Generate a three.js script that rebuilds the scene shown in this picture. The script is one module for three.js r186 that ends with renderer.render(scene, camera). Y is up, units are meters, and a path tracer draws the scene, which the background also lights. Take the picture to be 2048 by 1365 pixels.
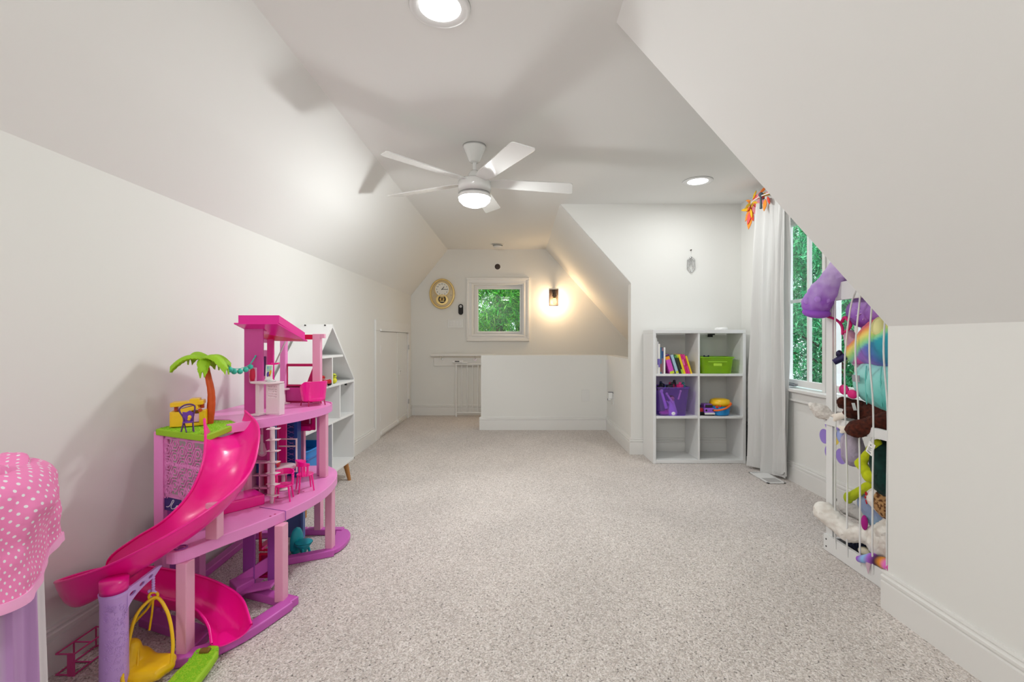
import * as THREE from 'three';
import { RoundedBoxGeometry } from 'three/addons/geometries/RoundedBoxGeometry.js';
import { MarchingCubes } from 'three/addons/objects/MarchingCubes.js';
import { mergeGeometries, mergeVertices, toCreasedNormals } from 'three/addons/utils/BufferGeometryUtils.js';
import { RectAreaLightUniformsLib } from 'three/addons/lights/RectAreaLightUniformsLib.js';
import { createNoise3D } from 'simplex-noise';

// ---------------------------------------------------------------- camera, sky, exposure
// World: x to the right, y up, the room runs away from the camera along -z. "d" below is a distance into the room (d = -z).
const EYE = 1.04, FOCAL = 930;
const camera = new THREE.PerspectiveCamera(2 * Math.atan(1365 / 2 / FOCAL) * 180 / Math.PI, 2048 / 1365, 0.05, 100);
camera.position.set(0, EYE, 0);
camera.setViewOffset(2048, 1365, -12, 4.5, 2048, 1365);       // shifted lens, verticals stay upright
const scene = new THREE.Scene();
scene.background = new THREE.Color(0.80, 0.90, 1.0);            // bright overcast sky
scene.backgroundIntensity = 2.2;
const renderer = new THREE.WebGLRenderer();
renderer.toneMapping = THREE.LinearToneMapping;
renderer.toneMappingExposure = 1.25;
renderer.shadowMap.enabled = true;
RectAreaLightUniformsLib.init();
const LIGHT = { recess: 60, dormer: 90, fan: 40, fanSide: 2.8, sconce: 0.55, rear: 2.0 };

// ---------------------------------------------------------------- helpers
let seed = 12345;
const rnd = (a = 1, b) => { seed = (seed * 1664525 + 1013904223) >>> 0; const r = seed / 4294967296; return b === undefined ? r * a : a + r * (b - a); };
const reseed = (s) => { seed = s >>> 0; };
const noise3 = createNoise3D(() => rnd());
const V = (x, y, z) => new THREE.Vector3(x, y, z);
const W = (x, y, d) => new THREE.Vector3(x, y, -d);
const used = new Map();
const numbered = (n) => { const k = used.get(n) ?? 0; used.set(n, k + 1); return k ? n + '_' + String(k).padStart(3, '0') : n; };
function tag(o, label, category, group) { o.userData.label = label; o.userData.category = category; if (group) o.userData.group = group; return o; }
function thing(name, label, category, x, y, d, turn = 0, group) {
  const o = new THREE.Group(); o.name = numbered(name); o.position.set(x, y, -d); o.rotation.y = turn; scene.add(o); return tag(o, label, category, group);
}
// a mesh whose geometry is given in its parent's own axes
function mesh(name, geo, mat, parent) {
  const g = Array.isArray(geo) ? merge(geo) : geo, m = new THREE.Mesh(g, mat);
  m.name = parent ? name : numbered(name); m.castShadow = m.receiveShadow = true; (parent ?? scene).add(m); return m;
}
// a part whose geometry is given in world axes, under an unturned thing
function part(name, geo, mat, parent) {
  let r = parent; while (r.parent && r.parent !== scene) r = r.parent;
  const g = Array.isArray(geo) ? merge(geo) : geo; g.translate(-r.position.x, -r.position.y, -r.position.z);
  return mesh(name, g, mat, parent);
}
function struct(name, geo, mat, parent) { const m = mesh(name, geo, mat, parent); if (!parent) m.userData.kind = 'structure'; return m; }
function copyOf(o, x, y, d, turn, label, group) {
  const c = o.clone(); c.name = numbered(o.name.replace(/_\d{3}$/, '')); c.position.set(x, y, -d); c.rotation.y = turn; c.userData = { ...o.userData };
  if (label) c.userData.label = label; if (group) c.userData.group = group; scene.add(c); return c;
}
function merge(list) {
  const L = list.flat().map((g) => { g = g.index ? g.toNonIndexed() : g.clone(); for (const k of Object.keys(g.attributes)) if (!['position', 'normal', 'uv', 'color'].includes(k)) g.deleteAttribute(k); g.morphAttributes = {}; return g; });
  const col = L.some((g) => g.attributes.color), uv = L.every((g) => g.attributes.uv);
  for (const g of L) {
    if (!uv) g.deleteAttribute('uv');
    if (col && !g.attributes.color) g.setAttribute('color', new THREE.BufferAttribute(new Float32Array(g.attributes.position.count * 3).fill(1), 3));
  }
  return mergeGeometries(L, false);
}
const at = (g, x = 0, y = 0, z = 0, rx = 0, ry = 0, rz = 0) => { if (rx) g.rotateX(rx); if (rz) g.rotateZ(rz); if (ry) g.rotateY(ry); return g.translate(x, y, z); };
const box = (w, h, l, x = 0, y = 0, z = 0, r = 0) => (r ? new RoundedBoxGeometry(w, h, l, 2, r) : new THREE.BoxGeometry(w, h, l)).translate(x, y, z);
// box between two corners given as x, y, d
const boxD = (x0, x1, y0, y1, d0, d1, r = 0) => box(Math.abs(x1 - x0), Math.abs(y1 - y0), Math.abs(d1 - d0), (x0 + x1) / 2, (y0 + y1) / 2, -(d0 + d1) / 2, r);
const cyl = (r0, r1, h, x = 0, y = 0, z = 0, seg = 24, open = false) => new THREE.CylinderGeometry(r1, r0, h, seg, 1, open).translate(x, y + h / 2, z);   // r0 at the foot
const ball = (r, x = 0, y = 0, z = 0, sx = 1, sy = 1, sz = 1) => new THREE.SphereGeometry(r, 20, 14).scale(sx, sy, sz).translate(x, y, z);
const tube = (pts, r, seg = 24, rad = 8, closed = false) => new THREE.TubeGeometry(new THREE.CatmullRomCurve3(pts, closed), seg, r, rad, closed);
function rod(a, b, r, r2 = r, seg = 12) {
  const v = b.clone().sub(a), g = new THREE.CylinderGeometry(r2, r, v.length(), seg);
  g.applyQuaternion(new THREE.Quaternion().setFromUnitVectors(V(0, 1, 0), v.clone().normalize())); return g.translate((a.x + b.x) / 2, (a.y + b.y) / 2, (a.z + b.z) / 2);
}
// a straight bar of rectangular section w (sideways) x h (upwards) from a to b
function bar(a, b, w, h, r = 0) {
  const v = b.clone().sub(a), L = v.length(), g = r ? new RoundedBoxGeometry(w, h, L, 2, r) : new THREE.BoxGeometry(w, h, L);
  const m = new THREE.Matrix4().lookAt(V(0, 0, 0), v, Math.abs(v.y) > 0.99 * L ? V(1, 0, 0) : V(0, 1, 0)); return g.applyMatrix4(m).translate((a.x + b.x) / 2, (a.y + b.y) / 2, (a.z + b.z) / 2);
}
const lathe = (pts, seg = 40) => new THREE.LatheGeometry(pts.map(([r, y]) => new THREE.Vector2(r, y)), seg);
const shapeOf = (pts) => new THREE.Shape(pts.map(([x, y]) => new THREE.Vector2(x, y)));
const extrude = (s, depth, bevel = 0, curve = 12) => new THREE.ExtrudeGeometry(s, { depth: depth - 2 * bevel, bevelEnabled: bevel > 0, bevelThickness: bevel, bevelSize: bevel, bevelOffset: -bevel, bevelSegments: 2, curveSegments: curve }).translate(0, 0, bevel);
// plan given as (x, d), raised between y0 and y1
function slabPlan(pts, y0, y1, bevel = 0, holes = []) {
  const s = pts instanceof THREE.Shape ? pts : shapeOf(pts); for (const h of holes) s.holes.push(new THREE.Path(h.map(([x, y]) => new THREE.Vector2(x, y))));
  return extrude(s, y1 - y0, bevel).rotateX(-Math.PI / 2).translate(0, y0, 0);
}
// a wall facing along the room: outline in (x, y), at d, with thickness t away from the camera; facing sideways: outline in (d, y) at x, thickness towards +x
function wallZ(pts, holes, d, t) { const s = shapeOf(pts); for (const h of holes) s.holes.push(new THREE.Path(h.map(([x, y]) => new THREE.Vector2(x, y)))); return extrude(s, t).translate(0, 0, -d - t); }
function wallX(pts, holes, x, t) { const s = shapeOf(pts); for (const h of holes) s.holes.push(new THREE.Path(h.map(([a, b]) => new THREE.Vector2(a, b)))); return extrude(s, t).rotateY(Math.PI / 2).translate(x, 0, 0); }
// a slab from four corners pushed by an offset
function slab4(a, b, c, d, off) {
  const p = [a, b, c, d, ...[a, b, c, d].map((q) => q.clone().add(off))], f = [[0, 1, 2, 3], [7, 6, 5, 4], [0, 4, 5, 1], [1, 5, 6, 2], [2, 6, 7, 3], [3, 7, 4, 0]], pos = [];
  for (const [i, j, k, l] of f) for (const q of [i, j, k, i, k, l]) pos.push(p[q].x, p[q].y, p[q].z);
  const g = new THREE.BufferGeometry(); g.setAttribute('position', new THREE.Float32BufferAttribute(pos, 3)); g.computeVertexNormals();
  g.setAttribute('uv', new THREE.Float32BufferAttribute(new Float32Array(pos.length / 3 * 2), 2)); return g;
}
// profile (out, up) swept along straight floor runs: list of [[x, d], [x, d]], the profile grows to the left-hand side given by (nx, nd)
function moulding(runs, prof) {
  return runs.map(([[x0, d0], [x1, d1], [nx, nd]]) => {
    const s = shapeOf(prof), L = Math.hypot(x1 - x0, d1 - d0), g = extrude(s, L), a = V(nx, 0, -nd), u = V(0, 1, 0), f = V((x1 - x0) / L, 0, -(d1 - d0) / L);
    g.applyMatrix4(new THREE.Matrix4().makeBasis(a, u, f)); g.translate(x0, 0, -d0);
    if (V().crossVectors(a, u).dot(f) < 0) flip(g); return g;
  });
}
const V0 = V;
function flip(g) { const h = g.index ? g.toNonIndexed() : g; for (const k of Object.keys(h.attributes)) { const A = h.attributes[k], n = A.itemSize; for (let i = 0; i < A.count; i += 3) for (let c = 0; c < n; c++) { const t = A.array[(i + 1) * n + c]; A.array[(i + 1) * n + c] = A.array[(i + 2) * n + c]; A.array[(i + 2) * n + c] = t; } } h.computeVertexNormals(); if (h !== g) { g.copy(h); } return g; }
// grid surface f(u, v) -> Vector3; closed round a thickness when t > 0
function sheet(f, nu, nv, t = 0, uvf) {
  const pos = [], uv = [], idx = [], at2 = (i, j) => i * (nv + 1) + j;
  for (let i = 0; i <= nu; i++) for (let j = 0; j <= nv; j++) { const p = f(i / nu, j / nv); pos.push(p.x, p.y, p.z); const q = uvf ? uvf(i / nu, j / nv, p) : [i / nu, j / nv]; uv.push(q[0], q[1]); }
  for (let i = 0; i < nu; i++) for (let j = 0; j < nv; j++) idx.push(at2(i, j), at2(i + 1, j), at2(i + 1, j + 1), at2(i, j), at2(i + 1, j + 1), at2(i, j + 1));
  const g = new THREE.BufferGeometry(); g.setAttribute('position', new THREE.Float32BufferAttribute(pos, 3)); g.setAttribute('uv', new THREE.Float32BufferAttribute(uv, 2)); g.setIndex(idx); g.computeVertexNormals();
  if (!t) return g;
  const n = g.attributes.normal, N = pos.length / 3, p2 = [], i2 = [];
  for (let i = 0; i < N; i++) p2.push(pos[3 * i] - n.getX(i) * t, pos[3 * i + 1] - n.getY(i) * t, pos[3 * i + 2] - n.getZ(i) * t);
  for (let i = 0; i < idx.length; i += 3) i2.push(idx[i] + N, idx[i + 2] + N, idx[i + 1] + N);
  const rim = []; for (let i = 0; i < nu; i++) rim.push([at2(i + 1, 0), at2(i, 0)], [at2(i, nv), at2(i + 1, nv)]); for (let j = 0; j < nv; j++) rim.push([at2(0, j), at2(0, j + 1)], [at2(nu, j + 1), at2(nu, j)]);
  for (const [a, b] of rim) i2.push(a, b, b + N, a, b + N, a + N);
  const h = new THREE.BufferGeometry(); h.setAttribute('position', new THREE.Float32BufferAttribute([...pos, ...p2], 3)); h.setAttribute('uv', new THREE.Float32BufferAttribute([...uv, ...uv], 2)); h.setIndex([...idx, ...i2]);
  h.computeVertexNormals(); return toCreasedNormals(h, 0.9);
}
// soft body: tapered capsules [ax, ay, az, bx, by, bz, ra, rb] joined smoothly, meshed; colour(p) gives vertex colours
function blob(caps, { res = 40, k = 0.02, fuzz = 0, freq = 60, color, squash } = {}) {
  const lo = V(1e9, 1e9, 1e9), hi = V(-1e9, -1e9, -1e9);
  for (const c of caps) { const r = Math.max(c[6], c[7]) + k + fuzz + 0.004; for (const o of [0, 3]) { lo.min(V(c[o] - r, c[o + 1] - r, c[o + 2] - r)); hi.max(V(c[o] + r, c[o + 1] + r, c[o + 2] + r)); } }
  const mid = lo.clone().add(hi).multiplyScalar(0.5), half = Math.max(hi.x - lo.x, hi.y - lo.y, hi.z - lo.z) / 2 * 1.08, mc = new MarchingCubes(res, new THREE.MeshStandardMaterial(), false, false, 60000);
  mc.isolation = 0; const p = V();
  const dist = (x, y, z) => {
    let s = null;
    for (const [ax, ay, az, bx, by, bz, ra, rb] of caps) {
      const ux = bx - ax, uy = by - ay, uz = bz - az, L = ux * ux + uy * uy + uz * uz, t = L ? Math.min(1, Math.max(0, ((x - ax) * ux + (y - ay) * uy + (z - az) * uz) / L)) : 0;
      const q = Math.hypot(x - ax - ux * t, y - ay - uy * t, z - az - uz * t) - (ra + (rb - ra) * t);
      if (s === null) s = q; else { const h = Math.min(1, Math.max(0, 0.5 + 0.5 * (s - q) / k)); s = s + (q - s) * h - k * h * (1 - h); }
    }
    return fuzz ? s + fuzz * (noise3(x * freq, y * freq, z * freq) + 0.6 * noise3(x * freq * 2.3, y * freq * 2.3, z * freq * 2.3)) : s;
  };
  for (let z = 0; z < res; z++) for (let y = 0; y < res; y++) for (let x = 0; x < res; x++) mc.field[x + y * res + z * res * res] = -dist(mid.x + (x - res / 2) / (res / 2) * half, mid.y + (y - res / 2) / (res / 2) * half, mid.z + (z - res / 2) / (res / 2) * half);
  mc.update();
  const n = mc.count ?? mc.geometry.drawRange.count, g = new THREE.BufferGeometry();
  g.setAttribute('position', new THREE.BufferAttribute(mc.positionArray.slice(0, n * 3), 3));
  g.scale(half, half, half).translate(mid.x, mid.y, mid.z);
  let h = mergeVertices(g, half * 1e-5); h.computeVertexNormals();
  if (color) { const P = h.attributes.position, C = new Float32Array(P.count * 3), c = new THREE.Color(); for (let i = 0; i < P.count; i++) { color(p.fromBufferAttribute(P, i), c); C.set([c.r, c.g, c.b], i * 3); } h.setAttribute('color', new THREE.BufferAttribute(C, 3)); }
  return h;
}
const cap = (a, b, ra, rb = ra) => [a.x, a.y, a.z, b.x, b.y, b.z, ra, rb];

// ---------------------------------------------------------------- materials
const std = (color, roughness = 0.6, more = {}) => new THREE.MeshStandardMaterial({ color, roughness, ...more });
const phys = (color, roughness = 0.4, more = {}) => new THREE.MeshPhysicalMaterial({ color, roughness, ...more });
const lin = (r, g, b) => new THREE.Color().setRGB(r, g, b);
function dataTex(w, h, f, srgb = true) {
  const a = new Uint8Array(w * h * 4); for (let y = 0; y < h; y++) for (let x = 0; x < w; x++) { const c = f(x, y), o = (y * w + x) * 4; a[o] = c[0]; a[o + 1] = c[1]; a[o + 2] = c[2]; a[o + 3] = 255; }
  const t = new THREE.DataTexture(a, w, h); t.magFilter = THREE.LinearFilter; t.wrapS = t.wrapT = THREE.RepeatWrapping; if (srgb) t.colorSpace = THREE.SRGBColorSpace; t.needsUpdate = true; return t;
}
function canvasTex(w, h, draw) { const c = document.createElement('canvas'); c.width = w; c.height = h; draw(c.getContext('2d'), w, h); const t = new THREE.CanvasTexture(c); t.colorSpace = THREE.SRGBColorSpace; t.wrapS = t.wrapT = THREE.RepeatWrapping; return t; }
// carpet: twisted tufts, seen as light tips and dark pits between them
const CARPET = (() => {
  reseed(77); const N = 1024, h = new Float32Array(N * N), tone = new Float32Array(N * N);
  for (let k = 0; k < 60000; k++) {
    const g = k < 16384, cx = g ? (k % 128) * 8 + rnd(8) : rnd(N), cy = g ? (k >> 7) * 8 + rnd(8) : rnd(N), r = g ? rnd(4.4, 6) : rnd(2.6, 4.6), a = rnd(Math.PI), ca = Math.cos(a), sa = Math.sin(a), st = rnd(1, 1.9), top = rnd(0.45, 1), tn = rnd();
    const R = Math.ceil(r * st);
    for (let y = -R; y <= R; y++) for (let x = -R; x <= R; x++) {
      const u = (x * ca + y * sa) / (r * st), v = (-x * sa + y * ca) / r, q = u * u + v * v; if (q > 1) continue;
      const i = ((cy + y + N) | 0) % N * N + ((cx + x + N) | 0) % N, z = top * Math.sqrt(1 - q); if (z > h[i]) { h[i] = z; tone[i] = tn; }
    }
  }
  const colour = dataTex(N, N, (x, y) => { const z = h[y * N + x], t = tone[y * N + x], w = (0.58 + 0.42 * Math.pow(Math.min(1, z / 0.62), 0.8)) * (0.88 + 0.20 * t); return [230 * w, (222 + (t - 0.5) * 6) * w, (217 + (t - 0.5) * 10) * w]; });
  const bump = dataTex(N, N, (x, y) => { const z = 255 * h[y * N + x]; return [z, z, z]; }, false);
  return { colour, bump };
})();
const M = {
  wall: std(lin(0.825, 0.82, 0.79), 0.85), ceiling: std(lin(0.86, 0.858, 0.838), 0.9), trim: phys(lin(0.82, 0.81, 0.785), 0.35),
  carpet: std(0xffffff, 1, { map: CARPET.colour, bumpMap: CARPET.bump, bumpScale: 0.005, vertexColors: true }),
  white: phys(lin(0.82, 0.82, 0.81), 0.35), whiteMatt: std(lin(0.80, 0.80, 0.79), 0.6), gloss: phys(lin(0.84, 0.84, 0.82), 0.12, { clearcoat: 0.6, clearcoatRoughness: 0.08 }),
  glass: phys(0xffffff, 0.0, { transmission: 1, thickness: 0, ior: 1.5, specularIntensity: 0.5 }), clear: phys(0xfff2f8, 0.05, { transmission: 0.9, thickness: 0, ior: 1.45 }),
  chrome: std(lin(0.75, 0.75, 0.74), 0.2, { metalness: 1 }), steel: std(lin(0.5, 0.5, 0.5), 0.35, { metalness: 1 }), brass: std(lin(0.80, 0.60, 0.26), 0.18, { metalness: 1 }), dark: std(lin(0.02, 0.019, 0.017), 0.5), bronze: std(lin(0.035, 0.018, 0.010), 0.45),
  black: std(lin(0.012, 0.012, 0.013), 0.7), grey: std(lin(0.25, 0.26, 0.28), 0.5),
  glow: new THREE.MeshStandardMaterial({ color: 0xffffff, emissive: 0xffffff, emissiveIntensity: 3.5 }),
};
const solid = (hex, r = 0.35, more) => phys(hex, r, more);
// ---------------------------------------------------------------- the room
const XL = -1.454, KL = 1.627, FL = -0.955, FR = 0.378, HC = 2.255, SLOPE = 1.12, XR = 1.42, KR = HC - SLOPE * (XR - FR), D0 = -1.35, DN = 1.785, DF = 4.19, DE = 6.32, XD = 2.01, XH = 1.018, XS = 1.62;
const yS = (x) => HC - SLOPE * (x - FR), T = 0.1;
const STAIR = { x0: -0.30, x1: XS, d0: 5.42, d1: DE };
{
  // carpeted floor as a fine grid with soft wear in the pile, open at the stairs
  const pos = [], uv = [], col = [], step = 0.06;
  const tone = (x, d) => 0.93 + 0.055 * noise3(x * 1.1, d * 1.1, 3) + 0.035 * noise3(x * 3.1, d * 2.4, 9) + 0.02 * noise3(x * 9, d * 7, 1);
  for (let x = XL - T; x < XD + T; x += step) for (let d = D0; d < DE + T; d += step) {
    const cx = x + step / 2, cd = d + step / 2;
    if (cx > STAIR.x0 && cd > STAIR.d0 && cd < STAIR.d1) continue;
    if (cx > XH + 0.11 && cd > DF + T + 0.02) continue;
    for (const [a, b] of [[0, 0], [1, 0], [1, 1], [0, 0], [1, 1], [0, 1]]) { const X = x + a * step, D = d + b * step, t = tone(X, D); pos.push(X, 0, -D); uv.push(X / 0.85, D / 0.85); col.push(t, t * 0.985, t * 0.975); }
  }
  const g = new THREE.BufferGeometry(); g.setAttribute('position', new THREE.Float32BufferAttribute(pos, 3)); g.setAttribute('uv', new THREE.Float32BufferAttribute(uv, 2)); g.setAttribute('color', new THREE.Float32BufferAttribute(col, 3)); g.computeVertexNormals();
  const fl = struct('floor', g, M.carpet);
  // stairwell behind the half wall
  const w = struct('stairwell', [boxD(STAIR.x0 - 0.05, STAIR.x0, -1.2, -0.002, STAIR.d0, DE), boxD(STAIR.x0, XS, -1.2, -0.002, STAIR.d0 - 0.05, STAIR.d0), boxD(STAIR.x0, XS, -1.2, 0, DE, DE + T), boxD(STAIR.x0, XS + T, -1.25, -1.2, STAIR.d0, DE),
    boxD(XH + 0.11, XS + T, -0.05, -0.002, DF + T, STAIR.d0), boxD(XS, XS + T, -1.25, 0, DF, DE + T)], M.wall);
  for (let i = 0; i < 5; i++) mesh('stair_step', boxD(STAIR.x0 + i * 0.25, STAIR.x0 + (i + 1) * 0.25 + 0.02, -0.2 * (i + 1) - 0.2, -0.2 * (i + 1), STAIR.d0, DE), M.wall, w);
}
struct('wall_left', wallX([[D0 - T, 0], [DE + T, 0], [DE + T, KL], [D0 - T, KL]], [], XL - T, T), M.wall);
struct('ceiling_left', slab4(W(XL, KL, D0), W(FL, HC, D0), W(FL, HC, DE + T), W(XL, KL, DE + T), V(-0.08, 0.08, 0)), M.ceiling);
struct('ceiling', [boxD(FL - 0.05, FR + 0.05, HC, HC + T, D0 - T, DE + T), boxD(FR + 0.05, XD + T, HC, HC + T, DN - T, DF + T)], M.ceiling);
struct('ceiling_right_near', slab4(W(FR, HC, D0), W(XR, KR, D0), W(XR, KR, DN), W(FR, HC, DN), V(0.08, 0.08, 0)), M.ceiling);
struct('ceiling_right_far', slab4(W(FR, HC, DF + 0.002), W(XS, yS(XS), DF + 0.002), W(XS, yS(XS), DE + T), W(FR, HC, DE + T), V(0.05, 0.05, -0.05)), M.ceiling);
struct('wall_right_near', boxD(XR, XR + T, 0, KR, D0, DN), M.wall);
struct('wall_right_far', boxD(XS, XS + T, -0.05, yS(XS), DF + 0.05, DE + T), M.wall);
struct('wall_dormer_near', wallZ([[FR + 0.012, HC], [XR + 0.006, KR + 0.006], [XR + 0.006, 0], [XD + T, 0], [XD + T, HC]], [], DN - T, T - 0.002), M.wall);
struct('wall_dormer_far', wallZ([[FR + 0.006, HC], [XH, yS(XH) + 0.006], [XH, 0], [XD + T, 0], [XD + T, HC]], [], DF, 0.11), M.wall);
const WF = { x0: -0.625, x1: 0.082, y0: 1.081, y1: 1.794 }, WR = { d0: 2.53, d1: 3.65, y0: 0.665, y1: 1.93 };
struct('wall_far', wallZ([[XL - T, 0], [XL - T, KL], [XL, KL], [FL, HC], [FR, HC], [XS + T, yS(XS)], [XS + T, -0.05], [XL, -0.05]], [[[WF.x0, WF.y0], [WF.x1, WF.y0], [WF.x1, WF.y1], [WF.x0, WF.y1]]], DE, 0.14), M.wall);
struct('wall_dormer_window', wallX([[DN - T, 0], [DF + T, 0], [DF + T, HC], [DN - T, HC]], [[[WR.d0, WR.y0], [WR.d1, WR.y0], [WR.d1, WR.y1], [WR.d0, WR.y1]]], XD, 0.14), M.wall);
struct('wall_near', wallZ([[XL - T, 0], [XL - T, KL], [XL, KL], [FL, HC], [FR, HC], [XR, KR], [XR + T, KR], [XR + T, 0]], [], D0 - T, T), M.wall);
struct('wall_half', [boxD(-0.4225, XH + 0.11, 0, 0.852, 5.31, 5.42), boxD(XH, XH + 0.11, 0, 0.852, DF + 0.108, 5.36)], M.wall);
// baseboards: tall board, a groove and a small rounded cap
{
  const P = [[0, 0], [0.016, 0], [0.016, 0.104], [0.011, 0.108], [0.011, 0.112], [0.017, 0.116], [0.017, 0.126], [0.009, 0.131], [0.009, 0.134], [0.013, 0.138], [0.011, 0.146], [0, 0.146]];
  struct('baseboard_left', moulding([[[XL, D0], [XL, 4.72], [1, 0]], [[XL, 6.2], [XL, DE - 0.016], [1, 0]]], P), M.trim);
  struct('baseboard_far', moulding([[[XL, DE], [-0.3, DE], [0, -1]]], P), M.trim);
  struct('baseboard_half_wall', moulding([[[-0.44, 5.31], [XH, 5.31], [0, -1]], [[-0.4225, 5.31], [-0.4225, 5.42], [-1, 0]], [[XH, 5.31], [XH, DF], [-1, 0]]], P), M.trim);
  struct('baseboard_dormer', moulding([[[XH - 0.016, DF], [XD, DF], [0, -1]], [[XD, DF - 0.016], [XD, DN], [-1, 0]]], P), M.trim);
  struct('baseboard_right', moulding([[[XR, D0], [XR, DN + 0.016], [-1, 0]]], P), M.trim);
}
// picture-frame window in the far wall
function frameZ(x0, x1, y0, y1, w, d0, d1, r = 0) { return [boxD(x0 - w, x1 + w, y1, y1 + w, d0, d1, r), boxD(x0 - w, x1 + w, y0 - w, y0, d0, d1, r), boxD(x0 - w, x0, y0, y1, d0, d1, r), boxD(x1, x1 + w, y0, y1, d0, d1, r)]; }
function frameX(d0, d1, y0, y1, w, x0, x1, r = 0) { return [boxD(x0, x1, y1, y1 + w, d0 - w, d1 + w, r), boxD(x0, x1, y0 - w, y0, d0 - w, d1 + w, r), boxD(x0, x1, y0, y1, d0 - w, d0, r), boxD(x0, x1, y0, y1, d1, d1 + w, r)]; }
{
  const g = new THREE.Group(); g.name = 'window_1'; g.userData.kind = 'structure'; g.position.set(-0.27, 1.43, -DE); scene.add(g);
  part('window_casing', [...frameZ(WF.x0, WF.x1, WF.y0, WF.y1, 0.052, DE - 0.016, DE + 0.002, 0.004), ...frameZ(WF.x0 - 0.044, WF.x1 + 0.044, WF.y0 - 0.044, WF.y1 + 0.044, 0.03, DE - 0.024, DE + 0.002, 0.005), ...frameZ(WF.x0 + 0.006, WF.x1 - 0.006, WF.y0 + 0.006, WF.y1 - 0.006, 0.014, DE - 0.021, DE + 0.002, 0.004)], M.trim, g);
  part('window_jamb', frameZ(WF.x0 + 0.022, WF.x1 - 0.022, WF.y0 + 0.022, WF.y1 - 0.022, 0.022, DE + 0.002, DE + 0.14), M.trim, g);
  part('window_frame', [...frameZ(-0.545, 0.024, 1.142, 1.72, 0.056, DE + 0.055, DE + 0.105), ...frameZ(-0.545, 0.024, 1.142, 1.72, 0.022, DE + 0.04, DE + 0.06, 0.004)], M.trim, g);
  part('window_pane', boxD(-0.55, 0.03, 1.137, 1.725, DE + 0.078, DE + 0.082), M.glass, g);
}
// twin casement in the dormer
{
  const g = new THREE.Group(); g.name = 'window_2'; g.userData.kind = 'structure'; g.position.set(XD, 1.3, -3.02); scene.add(g);
  const w = 0.07;
  part('window_casing', [...frameX(WR.d0, WR.d1, WR.y0, WR.y1, w, XD - 0.018, XD + 0.002, 0.004), ...frameX(WR.d0 - w + 0.012, WR.d1 + w - 0.012, WR.y0 - w + 0.012, WR.y1 + w - 0.012, 0.018, XD - 0.027, XD, 0.004)], M.trim, g);
  part('window_sill', [boxD(XD - 0.045, XD + 0.05, WR.y0 - 0.008, WR.y0 + 0.016, WR.d0 - w - 0.02, WR.d1 + w + 0.02, 0.006)], M.trim, g);
  part('window_jamb', [...frameX(WR.d0 + 0.014, WR.d1 - 0.014, WR.y0 + 0.014, WR.y1 - 0.014, 0.014, XD, XD + 0.14), boxD(XD + 0.02, XD + 0.13, WR.y0, WR.y1, 3.0755, 3.1045)], M.trim, g);
  for (const [a, b, m] of [[3.118, 3.60, 3.278], [2.58, 3.05, 2.815]]) {
    const s = part('window_sash', [...frameX(a, b, 0.738, 1.886, 0.045, XD + 0.03, XD + 0.066, 0.003), boxD(XD + 0.034, XD + 0.056, 0.738, 1.886, m - 0.012, m + 0.012), boxD(XD + 0.0345, XD + 0.0555, 1.305, 1.329, a, b)], M.trim, g);
    part('window_pane', boxD(XD + 0.044, XD + 0.048, 0.73, 1.89, a - 0.005, b + 0.005), M.glass, s);
  }
  const lk = part('window_crank', [boxD(XD + 0.02, XD + 0.05, 0.687, 0.712, 3.43, 3.50, 0.006), boxD(XD + 0.0, XD + 0.03, 0.695, 0.707, 3.39, 3.48, 0.004)], M.grey, g); lk.userData.label = 'grey window crank handle';
}
// attic access doors in the left wall
{
  const g = new THREE.Group(); g.name = 'door_1'; g.userData.kind = 'structure'; g.position.set(XL, 0, -5.45); scene.add(g);
  part('door_casing', [boxD(XL, XL + 0.02, 0, 1.125, 4.70, 4.845, 0.004), boxD(XL, XL + 0.0205, 1.125, 1.235, 4.70, 6.2, 0.004), boxD(XL, XL + 0.02, 0, 1.125, 6.09, 6.2, 0.004), boxD(XL, XL + 0.034, 1.118, 1.145, 4.84, 6.1, 0.005)], M.trim, g);
  const a = part('door_leaf', [boxD(XL, XL + 0.016, 0.025, 1.115, 4.85, 5.525, 0.003), boxD(XL, XL + 0.026, 0.03, 0.075, 4.87, 5.51, 0.004)], M.trim, g);
  const bg = box(0.016, 1.09, 0.565, 0, 0, -0.2825, 0.003), bt = box(0.026, 0.045, 0.545, 0.004, -0.517, -0.2825, 0.004), b2 = merge([bg, bt]).rotateY(0.035).translate(XL + 0.012, 0.572, -5.53);
  const b = part('door_leaf', b2, M.gloss, g);
  part('door_handle', [at(new THREE.SphereGeometry(0.014, 16, 12), XL + 0.045, 0.66, -5.56), rod(W(XL + 0.012, 0.66, 5.56), W(XL + 0.045, 0.66, 5.56), 0.005), rod(W(XL + 0.035, 0.665, 5.56), W(XL + 0.035, 0.61, 5.54), 0.005)], M.chrome, b);
  for (const y of [0.93, 0.22]) part('hinge', boxD(XL + 0.014, XL + 0.024, y - 0.04, y + 0.04, 4.842, 4.856, 0.003), M.trim, a);
  for (const y of [0.93, 0.22]) part('hinge', boxD(XL + 0.014, XL + 0.03, y - 0.03, y + 0.03, 6.085, 6.1, 0.003), M.steel, b);
}
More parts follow.
